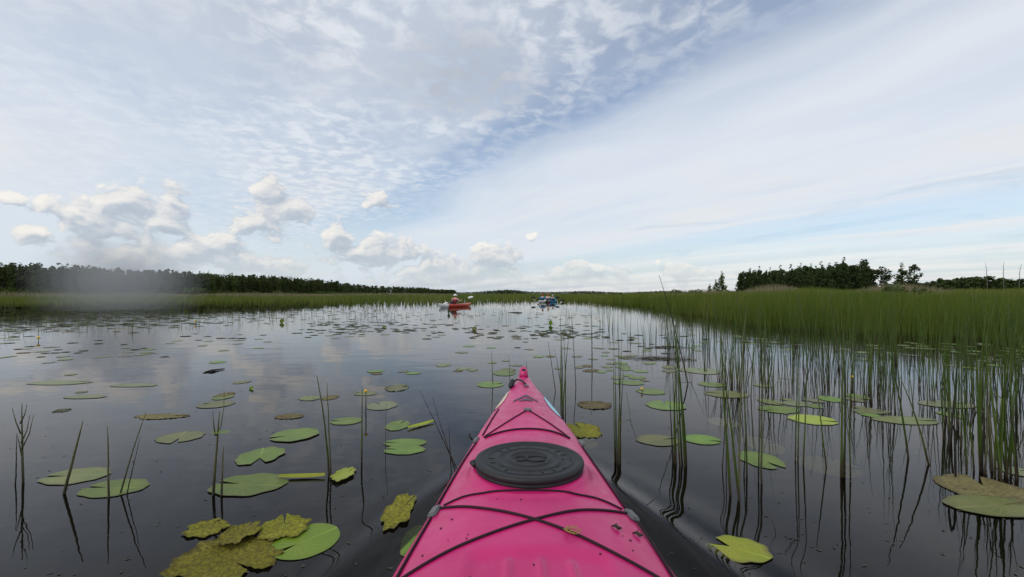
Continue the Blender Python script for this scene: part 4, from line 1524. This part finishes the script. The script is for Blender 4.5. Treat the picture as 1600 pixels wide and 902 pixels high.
# ------------------------------------------------------------------ bulrushes
def stem_pts(h, lean, bend, n=7, z0=-.35, wob=.004):
    """points of one stem in local coordinates; lean, bend = 2D vectors (offset at the top, per unit of height)"""
    pts = []
    for i in range(n):
        t = i / (n - 1)
        z = z0 + (h - z0) * t
        zz = max(z, 0) / max(h, .01)
        k = z / max(h, .01)
        x = lean[0] * h * k + bend[0] * h * zz ** 2 + random.uniform(-wob, wob)
        y = lean[1] * h * k + bend[1] * h * zz ** 2 + random.uniform(-wob, wob)
        pts.append((x, y, z))
    return pts


TUFTS = []


def tuft(px, py, top, n, label, spread=.04, mat='stem', r=.0042, lean=(0, 0), jit=.05, group='bulrush tufts standing in the lake', name='bulrush_tuft', cat='bulrush', lo=.6):
    """a clump of round stems rooted at a pixel, its tallest stem ending at photo row `top`"""
    b = at(px, py)
    h = CAM_H - (top - HOR) * b.y / FOC
    root = empty(name, (b.x, b.y, 0))
    for k in range(n):
        hh = h * (1.0 if k == 0 else random.uniform(lo, 1.0))
        m = MB()
        l = (lean[0] + random.gauss(0, jit), lean[1] + random.gauss(0, jit))
        bd = (random.gauss(0, jit * .8), random.gauss(0, jit * .8))
        ox, oy = random.gauss(0, spread * .5), random.gauss(0, spread)
        pts = [(p[0] + ox, p[1] + oy, p[2]) for p in stem_pts(hh, l, bd, 9, wob=.0015)]
        rr = r * random.uniform(.75, 1.2)
        if k > 0 and random.random() < .14:      # a broken top hanging over
            q = Vector(pts[6]); a = random.uniform(0, 6.28); ln = (pts[8][2] - pts[6][2])
            pts[7] = tuple(q + Vector((math.cos(a) * ln * .35, math.sin(a) * ln * .35, .012)))
            pts[8] = tuple(q + Vector((math.cos(a) * ln * .6, math.sin(a) * ln * .6, -ln * .55)))
        m.tube(pts, [rr * (1.05 - .95 * (i / 8) ** 2.2) for i in range(9)], 6)
        m.build('stem', M['dark_stem' if random.random() < .1 else 'old_stem' if random.random() < .12 else mat], root)
    tag(root, label, cat, group)
    TUFTS.append((b.x, b.y))
    return root


def stalk(px, py, tx, ty, label, r=.004, mat='old_stem', group=None, name='water_stalk', cat='stalk', extra=None, bend=.0):
    """a single stalk from the water at (px,py) to a tip seen at (tx,ty) at the same depth"""
    b = at(px, py)
    h = CAM_H - (ty - HOR) * b.y / FOC
    dx = (tx - px) * b.y / FOC
    m = MB()
    n = 9; pts = []
    for i in range(n):
        t = -.3 + 1.3 * i / (n - 1)
        k = t + bend * (t * t - t) if t > 0 else t
        pts.append((dx * k + random.uniform(-.001, .001), 0.02 * t, h * t))
    m.tube(pts, [r * (1.1 - .75 * (i / (n - 1)) ** 2) for i in range(n)], 6)
    if extra: extra(m, h, dx)
    o = m.build(name, M[mat]); o.location = (b.x, b.y, 0)
    tag(o, label, cat, group)
    return o


def near_reeds():
    tuft(965, 724, 506, 7, 'slim bulrush tuft standing alone right of the kayak hatch', .022, jit=.016, r=.0042, lo=.45)
    tuft(1061, 727, 505, 8, 'thick bulrush tuft beside a glossy green lily pad, right of the hatch', .03, jit=.03, r=.005, lean=(-.06, 0), lo=.6)
    tuft(879, 652, 508, 5, 'bulrush tuft rising just behind the blue decal on the bow', .03, jit=.05, r=.0048, lo=.6)
    tuft(1143, 778, 470, 3, 'tall bulrush tuft with deep dark reflection right of the glossy pad', .03, jit=.03, r=.0048, lean=(-.05, .0), lo=.75)
    tuft(1130, 735, 545, 2, 'pair of thin stems left behind the tall middle tuft', .02, jit=.02, r=.0028, mat='dark_stem', lo=.8)
    tuft(1178, 748, 500, 3, 'bulrush stems rising beside the green pad with a sunken neighbour', .02, jit=.025, r=.0042, lo=.7)
    tuft(1160, 742, 600, 2, 'two short thin dark stems left of the green pad', .025, jit=.03, r=.002, mat='dark_stem')
    tuft(1248, 722, 520, 3, 'pair of crossing bulrush stems left of the long sunken leaf', .025, jit=.03, r=.0042, lo=.85, lean=(.03, 0))
    tuft(1318, 740, 495, 4, 'straight bulrush group through the tip of the long sunken leaf', .035, jit=.022, r=.0044, lean=(-.02, 0), lo=.75)
    tuft(1478, 690, 540, 6, 'bulrush cluster left of the bent stem on the right', .05, jit=.05, r=.0045, lo=.5)
    tuft(1540, 738, 500, 8, 'dense dark bulrush cluster behind the brown rotting pad', .05, jit=.035, r=.0055, lo=.6)
    tuft(1558, 748, 520, 5, 'bulrush cluster right behind the brown rotting pad', .04, jit=.04, r=.0052, lo=.6)
    tuft(1585, 745, 560, 5, 'forked bulrush cluster at the right picture edge', .04, jit=.08, r=.0048, lo=.6)
    tuft(1505, 736, 560, 2, 'two thin bulrush stems beside the bent one on the right', .03, jit=.03, r=.004)
    stalk(1291, 730, 1280, 600, 'single thin stem left of the straight bulrush group', .0033, 'stem')
    stalk(1419, 716, 1393, 545, 'left one of two leaning bulrush stems on the right, longer', .0045, 'stem', bend=.5)
    stalk(1451, 726, 1412, 590, 'right one of two leaning bulrush stems, strongly tilted', .0042, 'stem', bend=.4)
    # hairpin stem
    b = at(1493, 746)
    m = MB(); s = b.y / FOC
    m.tube([(0, 0, -.3), (0, 0, 0), (-.002, 0, 50 * s), (-.004, 0, 72 * s), (-.010, 0, 81 * s), (-.018, 0, 82 * s), (-.026, 0, 74 * s), (-.031, 0, 52 * s), (-.033, 0, 36 * s)], [.0045] * 8 + [.002], 6)
    o = m.build('water_stalk', M['dark_stem']); o.location = (b.x, b.y, 0)
    tag(o, 'broken bulrush stem bent over like a hairpin, right of the leaning pair', 'stalk')

    # left side stalks
    def twig(m, h, dx):
        for (t, ddx, dz) in [(.35, -.03, .10), (.5, .035, .13), (.62, -.045, .12), (.75, .03, .09), (.42, .05, .16)]:
            m.tube([(dx * t, .01 * t, h * t), (dx * t + ddx * .6, .01, h * t + dz * .45), (dx * t + ddx, .01, h * t + dz)], [.0028, .002, .001], 5)
    stalk(36, 755, 26, 632, 'twiggy branching dead stalk at the far left with forked top', .0045, 'old_stem', extra=twig)
    stalk(24, 758, 17, 682, 'short crooked twig left of the branching stalk', .0025, 'dark_stem', bend=.6)
    stalk(100, 772, 122, 661, 'thick straight stalk leaning right beside the dull olive pad', .0055, 'old_stem')
    stalk(170, 778, 161, 668, 'thin stalk rising through the green pad, leaning left', .0038, 'old_stem')
    stalk(188, 771, 222, 646, 'long thin stalk leaning right behind the green pad', .0032, 'old_stem', bend=.15)
    stalk(198, 773, 213, 685, 'faint short thin stalk right of the long leaning one', .002, 'dark_stem')

    def fork(m, h, dx):
        m.tube([(dx * .72, 0, h * .72), (dx - .012, 0, h * .86), (dx - .016, 0, h * 1.02)], [.003, .0022, .001], 5)
        m.tube([(dx * .72, 0, h * .72), (dx + .02, 0, h * .84), (dx + .026, .01, h * 1.05), (dx + .02, .02, h * 1.25)], [.003, .0022, .0015, .001], 5)
    stalk(333, 774, 338, 645, 'forked green stalk with a small pad on top, left', .0055, 'old_stem', extra=fork)
    stalk(346, 775, 344, 700, 'short knotty stalk beside the forked green one', .0042, 'old_stem')
    pad(345, 675, 15, 3, 'pad_green', 'tiny green pad stuck on the forked stalk', .2, z=.145, group=G)
    bpy.context.scene.collection.objects[-1].location.z = at(333, 774).y * 0 + CAM_H - (675 - HOR) * at(333, 774).y / FOC
    bpy.context.scene.collection.objects[-1].location.y = at(333, 774).y
    bpy.context.scene.collection.objects[-1].location.x = (345 - 800) * at(333, 774).y / FOC
    bpy.context.scene.collection.objects[-1].scale = (at(333, 774).y / at(345, 675, .145).y,) * 3
    stalk(514, 742, 492, 588, 'taller one of two stems at the torn yellow scrap, curving left', .0042, 'stem', bend=.5)
    stalk(517, 745, 508, 600, 'shorter one of two stems at the torn yellow scrap, straight', .0036, 'old_stem')
    stalk(565, 722, 564, 606, 'straight upright stem beside the yellow flower on the left', .0042, 'stem')
    stalk(602, 706, 602, 628, 'thin pale dotted stem beside the split pad', .0016, 'old_stem')
    for (px, py, tx, ty, l) in [(712, 740, 674, 622, 'thin dark dead twig leaning left beside the kayak hatch'),
                                (705, 735, 700, 668, 'short dark dead twig close to the left gunwale'),
                                (716, 738, 655, 612, 'faintest leaning dead twig left of the kayak')]:
        stalk(px, py, tx, ty, l, .0022, 'dark_stem')
    stalk(770, 600, 768, 550, 'short green stem at the lily pad left of the bow toggle', .0045, 'stem')
    stalk(797, 605, 795, 555, 'thin stem just left of the bow tip', .0028, 'stem')
    stalk(824, 590, 822, 566, 'dark curled stem with a bud behind the bow tip', .004, 'dark_stem')
    stalk(868, 612, 857, 535, 'leaning thin dark stem ahead of the tuft behind the bow', .0035, 'dark_stem')
    stalk(900, 606, 893, 490, 'tall thin dark stem right of the tuft behind the bow', .0035, 'dark_stem', bend=.3)
    stalk(925, 565, 925, 480, 'straight lone dark stem standing on the open water right of the bow', .006, 'dark_stem')
    stalk(878, 585, 876, 490, 'thin straight stem rising behind the bow-side tuft', .0045, 'stem')
    stalk(1075, 600, 1031, 430, 'very tall dark stalk leaning left above the horizon', .006, 'dark_stem', bend=.2)
    for (px, py, tx, ty, l) in [(1135, 560, 1112, 465, 'pale seeding stalk above the reeds, leftmost of the leaning four'), (1175, 570, 1150, 458, 'pale seeding stalk above the reeds, second from the left'),
                                (1268, 560, 1246, 452, 'pale seeding stalk above the reeds below the grove'), (1312, 560, 1296, 456, 'pale seeding stalk above the reeds right of the grove middle'), ]:
        def head(m, h, dx):
            for q in range(5):
                t = .72 + .055 * q
                m.tube([(dx * t, 0, h * t), (dx * t + (.018 if q % 2 else -.018), .0, h * t + .05)], [.003, .001], 4)
        stalk(px, py, tx, ty, l, .0045, 'old_stem', extra=head, group='seeding stalks above the right reeds')

    # the open stand of tufts between the kayak and the dense bed
    rows = []
    placed = list(TUFTS)
    tries = 0
    while len(rows) < 330 and tries < 9000:
        tries += 1
        px = random.uniform(930, 1700)
        lo = bed_row(px)
        front = np.interp(px, [930, 1000, 1080, 1150, 1250, 1400, 1600, 1700], [505, 550, 585, 620, 635, 650, 680, 700])
        t = random.random() ** 2.3
        py = lo + t * (front - lo)
        if py < lo - 1 : continue
        b = at(px, py)
        gap = .07 + .05 * t
        if any((b.x - x) ** 2 + (b.y - y) ** 2 < gap * gap for x, y in placed[-300:]): continue
        placed.append((b.x, b.y)); rows.append((py, px, t))
    rows.sort(reverse=True)
    protos = []
    for q in range(9):
        m = MB()
        for k in range([2, 3, 4, 5, 3, 6, 4, 2, 5][q]):
            hh = random.uniform(.55, 1.0)
            ox, oy = random.gauss(0, .03), random.gauss(0, .03)
            pts = [(p[0] + ox, p[1] + oy, p[2]) for p in stem_pts(hh, (random.gauss(0, .05), random.gauss(0, .05)), (random.gauss(0, .04), random.gauss(0, .04)), 6, wob=.002)]
            rr = .0036 * random.uniform(.8, 1.25)
            m.tube(pts, [rr * (1.05 - .9 * (i / 5) ** 2) for i in range(6)], 5)
        protos.append(m.mesh('bulrush_tuft', M['stem']))
    for j, (py, px, t) in enumerate(rows[:210]):
        b = at(px, py)
        o = bpy.data.objects.new('bulrush_tuft', random.choice(protos)); COL.objects.link(o)
        o.location = (b.x, b.y, 0)
        hs = (0.66 + .26 * min(1, max(0, (px - 930) / 400))) * random.uniform(.75, 1.15)
        o.scale = (1, 1, hs); o.rotation_euler = (0, 0, random.uniform(0, 6.28))
        if px < 1150: l, g = 'thin bulrush tuft in open water between the bow and the right reed bed', 'bulrush tufts ahead right of the bow'
        elif px < 1400: l, g = 'thin bulrush tuft in front of the reed bed below the grove', 'bulrush tufts below the grove'
        else: l, g = 'thin bulrush tuft in front of the reed bed below the lone trees and dead trunks', 'bulrush tufts at the right'
        tag(o, l, 'bulrush', g)
    # the rest of the open stand merges into the bed
    V = []; F = []; of = 0
    m = MB()
    for (py, px, t) in rows[210:]:
        b = at(px, py)
        for k in range(random.randint(3, 6)):
            hh = (0.66 + .26 * min(1, max(0, (px - 930) / 400))) * random.uniform(.5, 1.1)
            ox, oy = random.gauss(0, .04) + b.x, random.gauss(0, .06) + b.y
            pts = [(p[0] + ox, p[1] + oy, p[2]) for p in stem_pts(hh, (random.gauss(0, .05), random.gauss(0, .05)), (random.gauss(0, .04), random.gauss(0, .04)), 5, z0=-.1, wob=.002)]
            rr = .0036 * random.uniform(.8, 1.25)
            m.tube(pts, [rr * (1.05 - .9 * (i / 4) ** 2) for i in range(5)], 4, cap=False)
    tag(m.build('bulrush_fringe', M['stem']), 'open fringe of bulrush stems along the front of the right reed bed', 'reed bed', kind='stuff')


near_reeds()


def flowers():
    def flower(px, py, fpy, label, r=.016, wide=1.0):
        b = at(px, py)
        h = CAM_H - (fpy - HOR) * b.y / FOC
        root = empty('yellow_water_lily', (b.x, b.y, 0))
        m = MB(); m.tube([(.006, 0, -.3), (0, 0, 0), (.002, 0, h * .6), (0, 0, h)], [.0045, .0042, .004, .004], 7); m.build('stem', M['old_stem'], root)
        m = MB()
        for k in range(6):
            a = k * math.pi / 3
            rot = Matrix.Rotation(a, 3, 'Z') @ Matrix.Rotation(-.35, 3, 'Y')
            c = rot @ Vector((r * .55, 0, 0)) + Vector((0, 0, h + r * .7))
            m.ball(c, (r * .28, r * .6, r * .75), 8, 6, rot)
        m.build('petals', M['petal'], root)
        m = MB(); m.ball((0, 0, h + r * .6), (r * .45, r * .45, r * .6), 8, 6); m.build('pistil', M['petal'], root)
        tag(root, label, 'water lily', 'yellow water lily flowers')
    flower(571.5, 645, 613, 'yellow water lily flower on an upright stem left of the bow', .013)
    flower(1331, 612, 590, 'yellow water lily flower standing among the right bulrushes', .013)
    flower(1003, 613, 609, 'yellow water lily bud resting by a green pad right of the bow', .013)
    flower(305, 506, 503, 'tiny yellow flower in the pad field below the left willow bush', .03)
    flower(60, 534, 530, 'tiny yellow flower in the pad field at the far left', .03)

    # floating debris
    def raft(px, py, wx, label, mat, n=7, name='floating_stems', thick=.0032):
        b = at(px, py); s = b.y / FOC * wx
        m = MB()
        for k in range(n):
            x0 = random.uniform(-1, -.2) * s; x1 = random.uniform(.3, 1) * s
            y0, y1 = random.uniform(-.16, .16), random.uniform(-.2, .2)
            m.tube([(x0, y0, .004), ((x0 + x1) / 2, (y0 + y1) / 2, .012 + .006 * random.random()), (x1, y1, .008)], [thick * .4, thick, thick * .5], 5)
        o = m.build(name, M[mat]); o.location = (b.x, b.y, 0)
        tag(o, label, 'floating debris')
    raft(1030, 561, 62, 'raft of broken green reed stems floating among the bulrushes', 'old_stem', 8)
    raft(1040, 543, 38, 'brown dead reed raft floating behind the green one', 'dark_stem', 7)
    raft(805, 489, 14, 'dark clump of dead stems on the water below the distant kayaks', 'dark_stem', 8, thick=.02)
    raft(327, 582, 9, 'small dark drifting twig scrap on the left water', 'dark_stem', 5, thick=.01)

    def upleaf(px, py, wx, hy, label, mat):
        b = at(px, py); s = b.y / FOC
        m = MB(); an = []; rd = []
        for i in range(7):
            t = i / 6; w = wx * s * math.sin(math.pi * (t * .86 + .08))
            for q, (sg, dd) in enumerate(((-1, 0), (0, .012), (1, 0))):
                m.v.append((sg * w + .01 * t, dd * (1 - t) + .02 * t, hy * s * t - .004)); an.append(sg); rd.append(t * .8)
        for i in range(6):
            for k in range(2):
                c = i * 3 + k; m.f.append((c, c + 1, c + 4, c + 3))
        m.attr = {'ang': an, 'rad': rd}
        o = m.build('upright_leaf', M[mat]); o.location = (b.x, b.y, 0)
        tag(o, label, 'leaf')
    upleaf(860, 509, 3, 9, 'dark leaf standing upright on the water below the distant group', 'pad_green')
    upleaf(391, 609, 3.5, 6, 'small round leaf standing up on the water left of centre', 'pad_green')
    upleaf(600, 512, 4, 3.5, 'crumpled yellow-green leaf clump left of the red kayak', 'pad_olive')
    upleaf(741, 516, 4, 6, 'small upright leaf on the water below the red kayak', 'pad_olive')
    upleaf(701, 490, 2.2, 8, 'dark leaf upright in the water just below the red kayak', 'dark_bud')
    upleaf(440, 505, 4, 7, 'green leaf clump standing out of the left pad field', 'pad_green')


flowers()


def specks():
    n = 520
    V = []; F = []
    k = 0
    while k < n:
        px = random.uniform(-50, 1650); py = random.uniform(560, 905) if random.random() < .75 else random.uniform(500, 560)
        c = at(px, py); lx, ly = to_local(c.x, c.y)
        if abs(lx) < .42 and ly < 2.9: continue
        k += 1
        r = random.uniform(.0015, .0045); a0 = random.uniform(0, 6.28); el = random.uniform(1, 2.6)
        o = len(V); z = wave(c.x, c.y) + .002
        for q in range(6):
            a = q * math.pi / 3
            dx, dy = r * el * math.cos(a), r * math.sin(a)
            V.append((c.x + dx * math.cos(a0) - dy * math.sin(a0), c.y + dx * math.sin(a0) + dy * math.cos(a0), z))
        F.append(tuple(range(o, o + 6)))
    m = MB(); m.v = V; m.f = F
    tag(m.build('floating_specks', M['old_stem']), 'tiny seeds and plant crumbs drifting on the water', 'specks', kind='stuff')


specks()


# ------------------------------------------------------------------ distant paddlers
def far_kayak(name, loc, rz, L, halfw, mats, label):
    """simple touring kayak; mats = (stern, middle, bow)"""
    root = empty(name, loc, rz)
    N = 24
    def hull_part(t0, t1, mat, nm):
        m = MB(); n = 16; ys = np.linspace(t0, t1, N)
        for t in ys:
            y = t * L / 2
            w = halfw * max(.03, (1 - abs(t) ** 2.3)); ze = .20 + .10 * abs(t) ** 3
            crown = .05 * (1 - abs(t))
            kl = -.08 + .22 * abs(t) ** 5
            for k in range(n):
                a = 2 * math.pi * k / n
                x = w * math.cos(a)
                z = ze + crown * math.sin(a) if math.sin(a) >= 0 else ze + (ze - kl) * math.sin(a)
                m.v.append((x, y, z))
        for j in range(N - 1):
            for k in range(n):
                m.f.append((j * n + k, j * n + (k + 1) % n, (j + 1) * n + (k + 1) % n, (j + 1) * n + k))
        m.f.append(tuple(reversed(range(n)))); m.f.append(tuple((N - 1) * n + k for k in range(n)))
        return m.build(nm, mat, root)
    hull_part(-1.0, -.55, mats[0], 'stern')
    hull_part(-.549, .55, mats[1], 'hull')
    hull_part(.551, 1.0, mats[2], 'bow')
    m = MB()
    m.tube([(.2 * math.sin(a), -.15 + .38 * math.cos(a), .265) for a in np.linspace(0, 2 * math.pi, 25)], .016, 6, cap=False)
    m.build('cockpit_rim', M['black_hull'], root)
    m = MB(); m.box((0, -.36, .33), (.30, .04, .2)); m.build('backrest', M['black_hull'], root)
    tag(root, label, 'kayak')
    return root


def skin_obj(name, verts, edges, radii, mat, parent, root_i=0, sub=1):
    me = bpy.data.meshes.new(name)
    me.from_pydata(verts, edges, [])
    o = bpy.data.objects.new(name, me); COL.objects.link(o)
    sk = o.modifiers.new('skin', 'SKIN'); sk.use_smooth_shade = True
    layer = me.skin_vertices[0].data if me.skin_vertices else None
    if layer is None:
        bm = bmesh.new(); bm.from_mesh(me); bm.verts.layers.skin.verify(); bm.to_mesh(me); bm.free()
        layer = me.skin_vertices[0].data
    for i, r in enumerate(radii):
        layer[i].radius = r if hasattr(r, '__len__') else (r, r)
        layer[i].use_root = (i == root_i)
    sb = o.modifiers.new('sub', 'SUBSURF'); sb.levels = sub; sb.render_levels = sub
    me.materials.append(mat)
    o.parent = parent
    return o


def paddler(loc, rz, label, grips, shirt, vest=None, hat=None, hat_brim=True, lean=0.05, head_turn=0.0, hair=True):
    """seated person, hips at the kayak seat, hands closed on the paddle shaft at the two grips (local coordinates)"""
    root = empty('person', loc, rz)
    V = []; E = []; R = []
    def add(p, r, link=None):
        V.append(tuple(p)); R.append(r)
        if link is not None: E.append((link, len(V) - 1))
        return len(V) - 1
    pel = add((0, -.20, .16), (.155, .115))
    wst = add((0, -.20 + lean * .4, .30), (.130, .095), pel)
    cst = add((0, -.19 + lean, .46), (.150, .105), wst)
    upc = add((0, -.18 + lean, .57), (.115, .085), cst)
    nck = add((0, -.165 + lean, .645), (.055, .058), upc)
    jaw = add((0, -.145 + lean, .70), (.066, .075), nck)
    hd = add((0, -.145 + lean, .765), (.074, .092), jaw)
    top = add((0, -.15 + lean, .82), (.055, .066), hd)
    nose = add((0, -.045 + lean, .735), (.013, .014), hd)
    for s in (-1, 1):
        ear = add((s * .082, -.15 + lean, .74), (.012, .022), hd)
    sleeves = []
    for s, g in zip((-1, 1), grips):
        g = Vector(g)
        sh = Vector((s * .175, -.185 + lean, .555))
        mid = (sh + g) / 2
        el = mid + Vector((s * .09, -.05, -.13))
        dirw = (g - el).normalized()
        wr = g - dirw * .07
        i1 = add(sh, .058, upc); i2 = add(el, .042, i1); i3 = add(wr, .028, i2)
        pm = add(wr + dirw * .045, (.034, .022), i3)
        sleeves.append((sh, el, wr))
        # fingers curl over the shaft, thumb under
        shaft = (Vector(grips[1]) - Vector(grips[0])).normalized()
        upv = Vector((0, 0, 1))
        for q, ln in enumerate((.9, 1.0, .95, .78)):
            o_ = shaft * (.030 - .020 * q)
            a = add(g + o_ - dirw * .012 + upv * .022, .0095, pm)
            b = add(g + o_ + dirw * .018 * ln + upv * .020, .009, a)
            c = add(g + o_ + dirw * .026 * ln - upv * .006, .008, b)
        t1 = add(g - shaft * .03 * s - dirw * .02 - upv * .012, .010, pm)
        add(g - shaft * .02 * s + dirw * .008 - upv * .022, .009, t1)
    for s in (-1, 1):
        k0 = add((s * .09, -.10, .16), .088, pel)
        k1 = add((s * .13, .32, .20), .062, k0)
        k2 = add((s * .11, .70, .11), .045, k1)
        add((s * .11, .78, .17), .035, k2)
    body = skin_obj('body', V, E, R, M['skin'], root)
    # shirt
    V2 = [(0, -.20, .18), (0, -.20 + lean * .4, .30), (0, -.19 + lean, .46), (0, -.18 + lean, .575)]
    E2 = [(0, 1), (1, 2), (2, 3)]; R2 = [(.165, .125), (.142, .107), (.162, .117), (.125, .095)]
    for sh, el, wr in sleeves:
        n = len(V2)
        V2 += [tuple(sh), tuple(el), tuple(el * .45 + wr * .55)]; E2 += [(3, n), (n, n + 1), (n + 1, n + 2)]; R2 += [.068, .052, .042]
    skin_obj('shirt', V2, E2, R2, shirt, root)
    if vest:
        skin_obj('life_jacket', [(0, -.20, .22), (0, -.20 + lean * .5, .34), (0, -.19 + lean, .48), (0, -.18 + lean, .56)], [(0, 1), (1, 2), (2, 3)],
                 [(.172, .135), (.178, .145), (.182, .145), (.12, .10)], vest, root)
    hc = Vector((0, -.15 + lean, .80))
    if hair:
        m = MB(); m.ball(hc + Vector((0, -.025, -.045)), (.083, .09, .085), 12, 8); m.build('hair', M['hair'], root)
    if hat:
        m = MB()
        m.lathe([(.098, -.02), (.098, .01), (.090, .05), (.06, .075), (.01, .082)], 18, hc)
        if hat_brim:
            m.lathe([(.155, -.035), (.157, -.030), (.098, -.008), (.095, -.014)], 18, hc)
        else:
            m.add([hc + Vector((-.07, .07, -.01)), hc + Vector((.07, .07, -.01)), hc + Vector((.05, .16, -.025)), hc + Vector((-.05, .16, -.025)),
                   hc + Vector((-.07, .07, -.018)), hc + Vector((.07, .07, -.018)), hc + Vector((.05, .16, -.033)), hc + Vector((-.05, .16, -.033))],
                  [(0, 1, 2, 3), (7, 6, 5, 4), (0, 4, 5, 1), (1, 5, 6, 2), (2, 6, 7, 3), (3, 7, 4, 0)])
        m.build('hat', hat, root)
    tag(root, label, 'person')
    return root


def paddle(loc, rz, grips, label, blade_mat, over=.62, twist=0.0):
    root = empty('paddle', loc, rz)
    a, b = Vector(grips[0]), Vector(grips[1])
    d = (b - a).normalized(); c = (a + b) / 2
    L = (b - a).length / 2 + over
    m = MB(); m.tube([c - d * L, c, c + d * L], .015, 8); m.build('shaft', M['black_hull'], root)
    for s in (-1, 1):
        m = MB(); p0 = c + d * s * (L - .04)
        n_ = d.cross(Vector((0, 1, .25))).normalized()
        N = 9
        f = d.cross(n_)
        for i in range(N):
            t = i / (N - 1); w = .095 * math.sin(math.pi * (.10 + .82 * t)) ** .6
            q = p0 + d * s * .46 * t
            for sg in (-1, 0, 1):
                m.v.append(tuple(q + n_ * w * sg + f * (.008 if sg == 0 else -.01)))
            for sg in (-1, 0, 1):
                m.v.append(tuple(q + n_ * w * sg + f * ((.008 if sg == 0 else -.01) - .008)))
        for i in range(N - 1):
            for k in range(2):
                e = i * 6 + k; m.f.append((e, e + 1, e + 7, e + 6)); m.f.append((e + 3, e + 9, e + 10, e + 4))
            m.f.append((i * 6, i * 6 + 6, i * 6 + 9, i * 6 + 3)); m.f.append((i * 6 + 2, i * 6 + 5, i * 6 + 11, i * 6 + 8))
        m.build('blade', blade_mat, root)
    tag(root, label, 'paddle')
    return root


def far_party():
    # red kayak, stern to the left, heading away to the right
    b = at(712, 480)
    rz = math.radians(-30)
    far_kayak('kayak', (b.x + .0, b.y, -.02), rz, 3.4, .26, (M['white_hull'], M['red_hull'], M['orange_hull']), 'red and orange kayak with white stern, carrying the paddler in a white hat')
    g = [(-.36, .25, .36), (.36, .20, .50)]
    paddler((b.x, b.y, -.02), rz, 'person in maroon life jacket and white hat paddling the red kayak', g, M['cloth_pink'], M['cloth_maroon'], M['hat_white'], True, .10)
    paddle((b.x, b.y, -.02), rz, g, 'white-bladed paddle held by the person in the white hat', M['white_hull'], .55)
    # three kayaks close together, seen nearly from behind
    b = at(848, 472.9); rz = math.radians(-13)
    far_kayak('kayak', (b.x, b.y, -.02), rz, 3.6, .31, (M['white_hull'], M['white_hull'], M['white_hull']), 'white kayak, left one of the distant group')
    g = [(-.34, .24, .44), (.34, .24, .36)]
    paddler((b.x, b.y, -.02), rz, 'person in blue with a red cap in the white kayak', g, M['cloth_blue'], M['cloth_blue'], M['cap_red'], False)
    paddle((b.x, b.y, -.02), rz, g, 'dark paddle held by the person in blue in the white kayak', M['black_hull'], .45)
    b2 = at(856.5, 472.4); rz = math.radians(-8)
    far_kayak('kayak', (b2.x, b2.y, -.02), rz, 3.4, .26, (M['maroon_hull'], M['maroon_hull'], M['maroon_hull']), 'maroon kayak, middle one of the distant group')
    g2 = [(-.34, .24, .36), (.34, .24, .44)]
    paddler((b2.x, b2.y, -.02), rz, 'person in off-white top and red cap in the maroon kayak', g2, M['cloth_white'], None, M['cap_red'], False)
    paddle((b2.x, b2.y, -.02), rz, g2, 'dark paddle held by the person in the off-white top', M['black_hull'], .4)
    b3 = at(863.5, 472.2); rz = math.radians(-24)
    far_kayak('kayak', (b3.x, b3.y, -.02), rz, 2.9, .25, (M['blue_hull'], M['blue_hull'], M['black_hull']), 'blue kayak with black bow, right one of the distant group')
    paddler((b3.x, b3.y, -.10), rz, 'person in turquoise with a pale cap bending forward in the blue kayak', g, M['cloth_turq'], None, M['cap_pale'], False, .22)
    paddle((b3.x, b3.y, -.10), rz, g, 'dark paddle held by the person in turquoise', M['black_hull'], .45)


far_party()


# ------------------------------------------------------------------ a lens smudge, made up as a haze volume before the left shore
def build_smudge_haze():
    root = empty('smudge_haze', (-20.7, 22.0, 0))
    for k, (f, dn) in enumerate([(1.08, .014), (.98, .018), (.87, .024), (.75, .035), (.62, .05), (.48, .08), (.33, .10)]):
        m, B, out = new_mat('smudge_haze')
        v = B.node('ShaderNodeVolumePrincipled')
        v.inputs['Color'].default_value = (.80, .82, .84, 1); v.inputs['Density'].default_value = dn
        B.l.new(v.outputs[0], out.inputs['Volume'])
        b = MB(); b.ball((0, 0, 1.6), (3.9 * f, 3.0 * f, 2.6 * f), 24, 16)
        b.build('smudge_haze_layer', m, root)
    tag(root, 'grey lens smudge built as an added haze patch before the left forest', 'smudge_haze', kind='stuff')


build_smudge_haze()
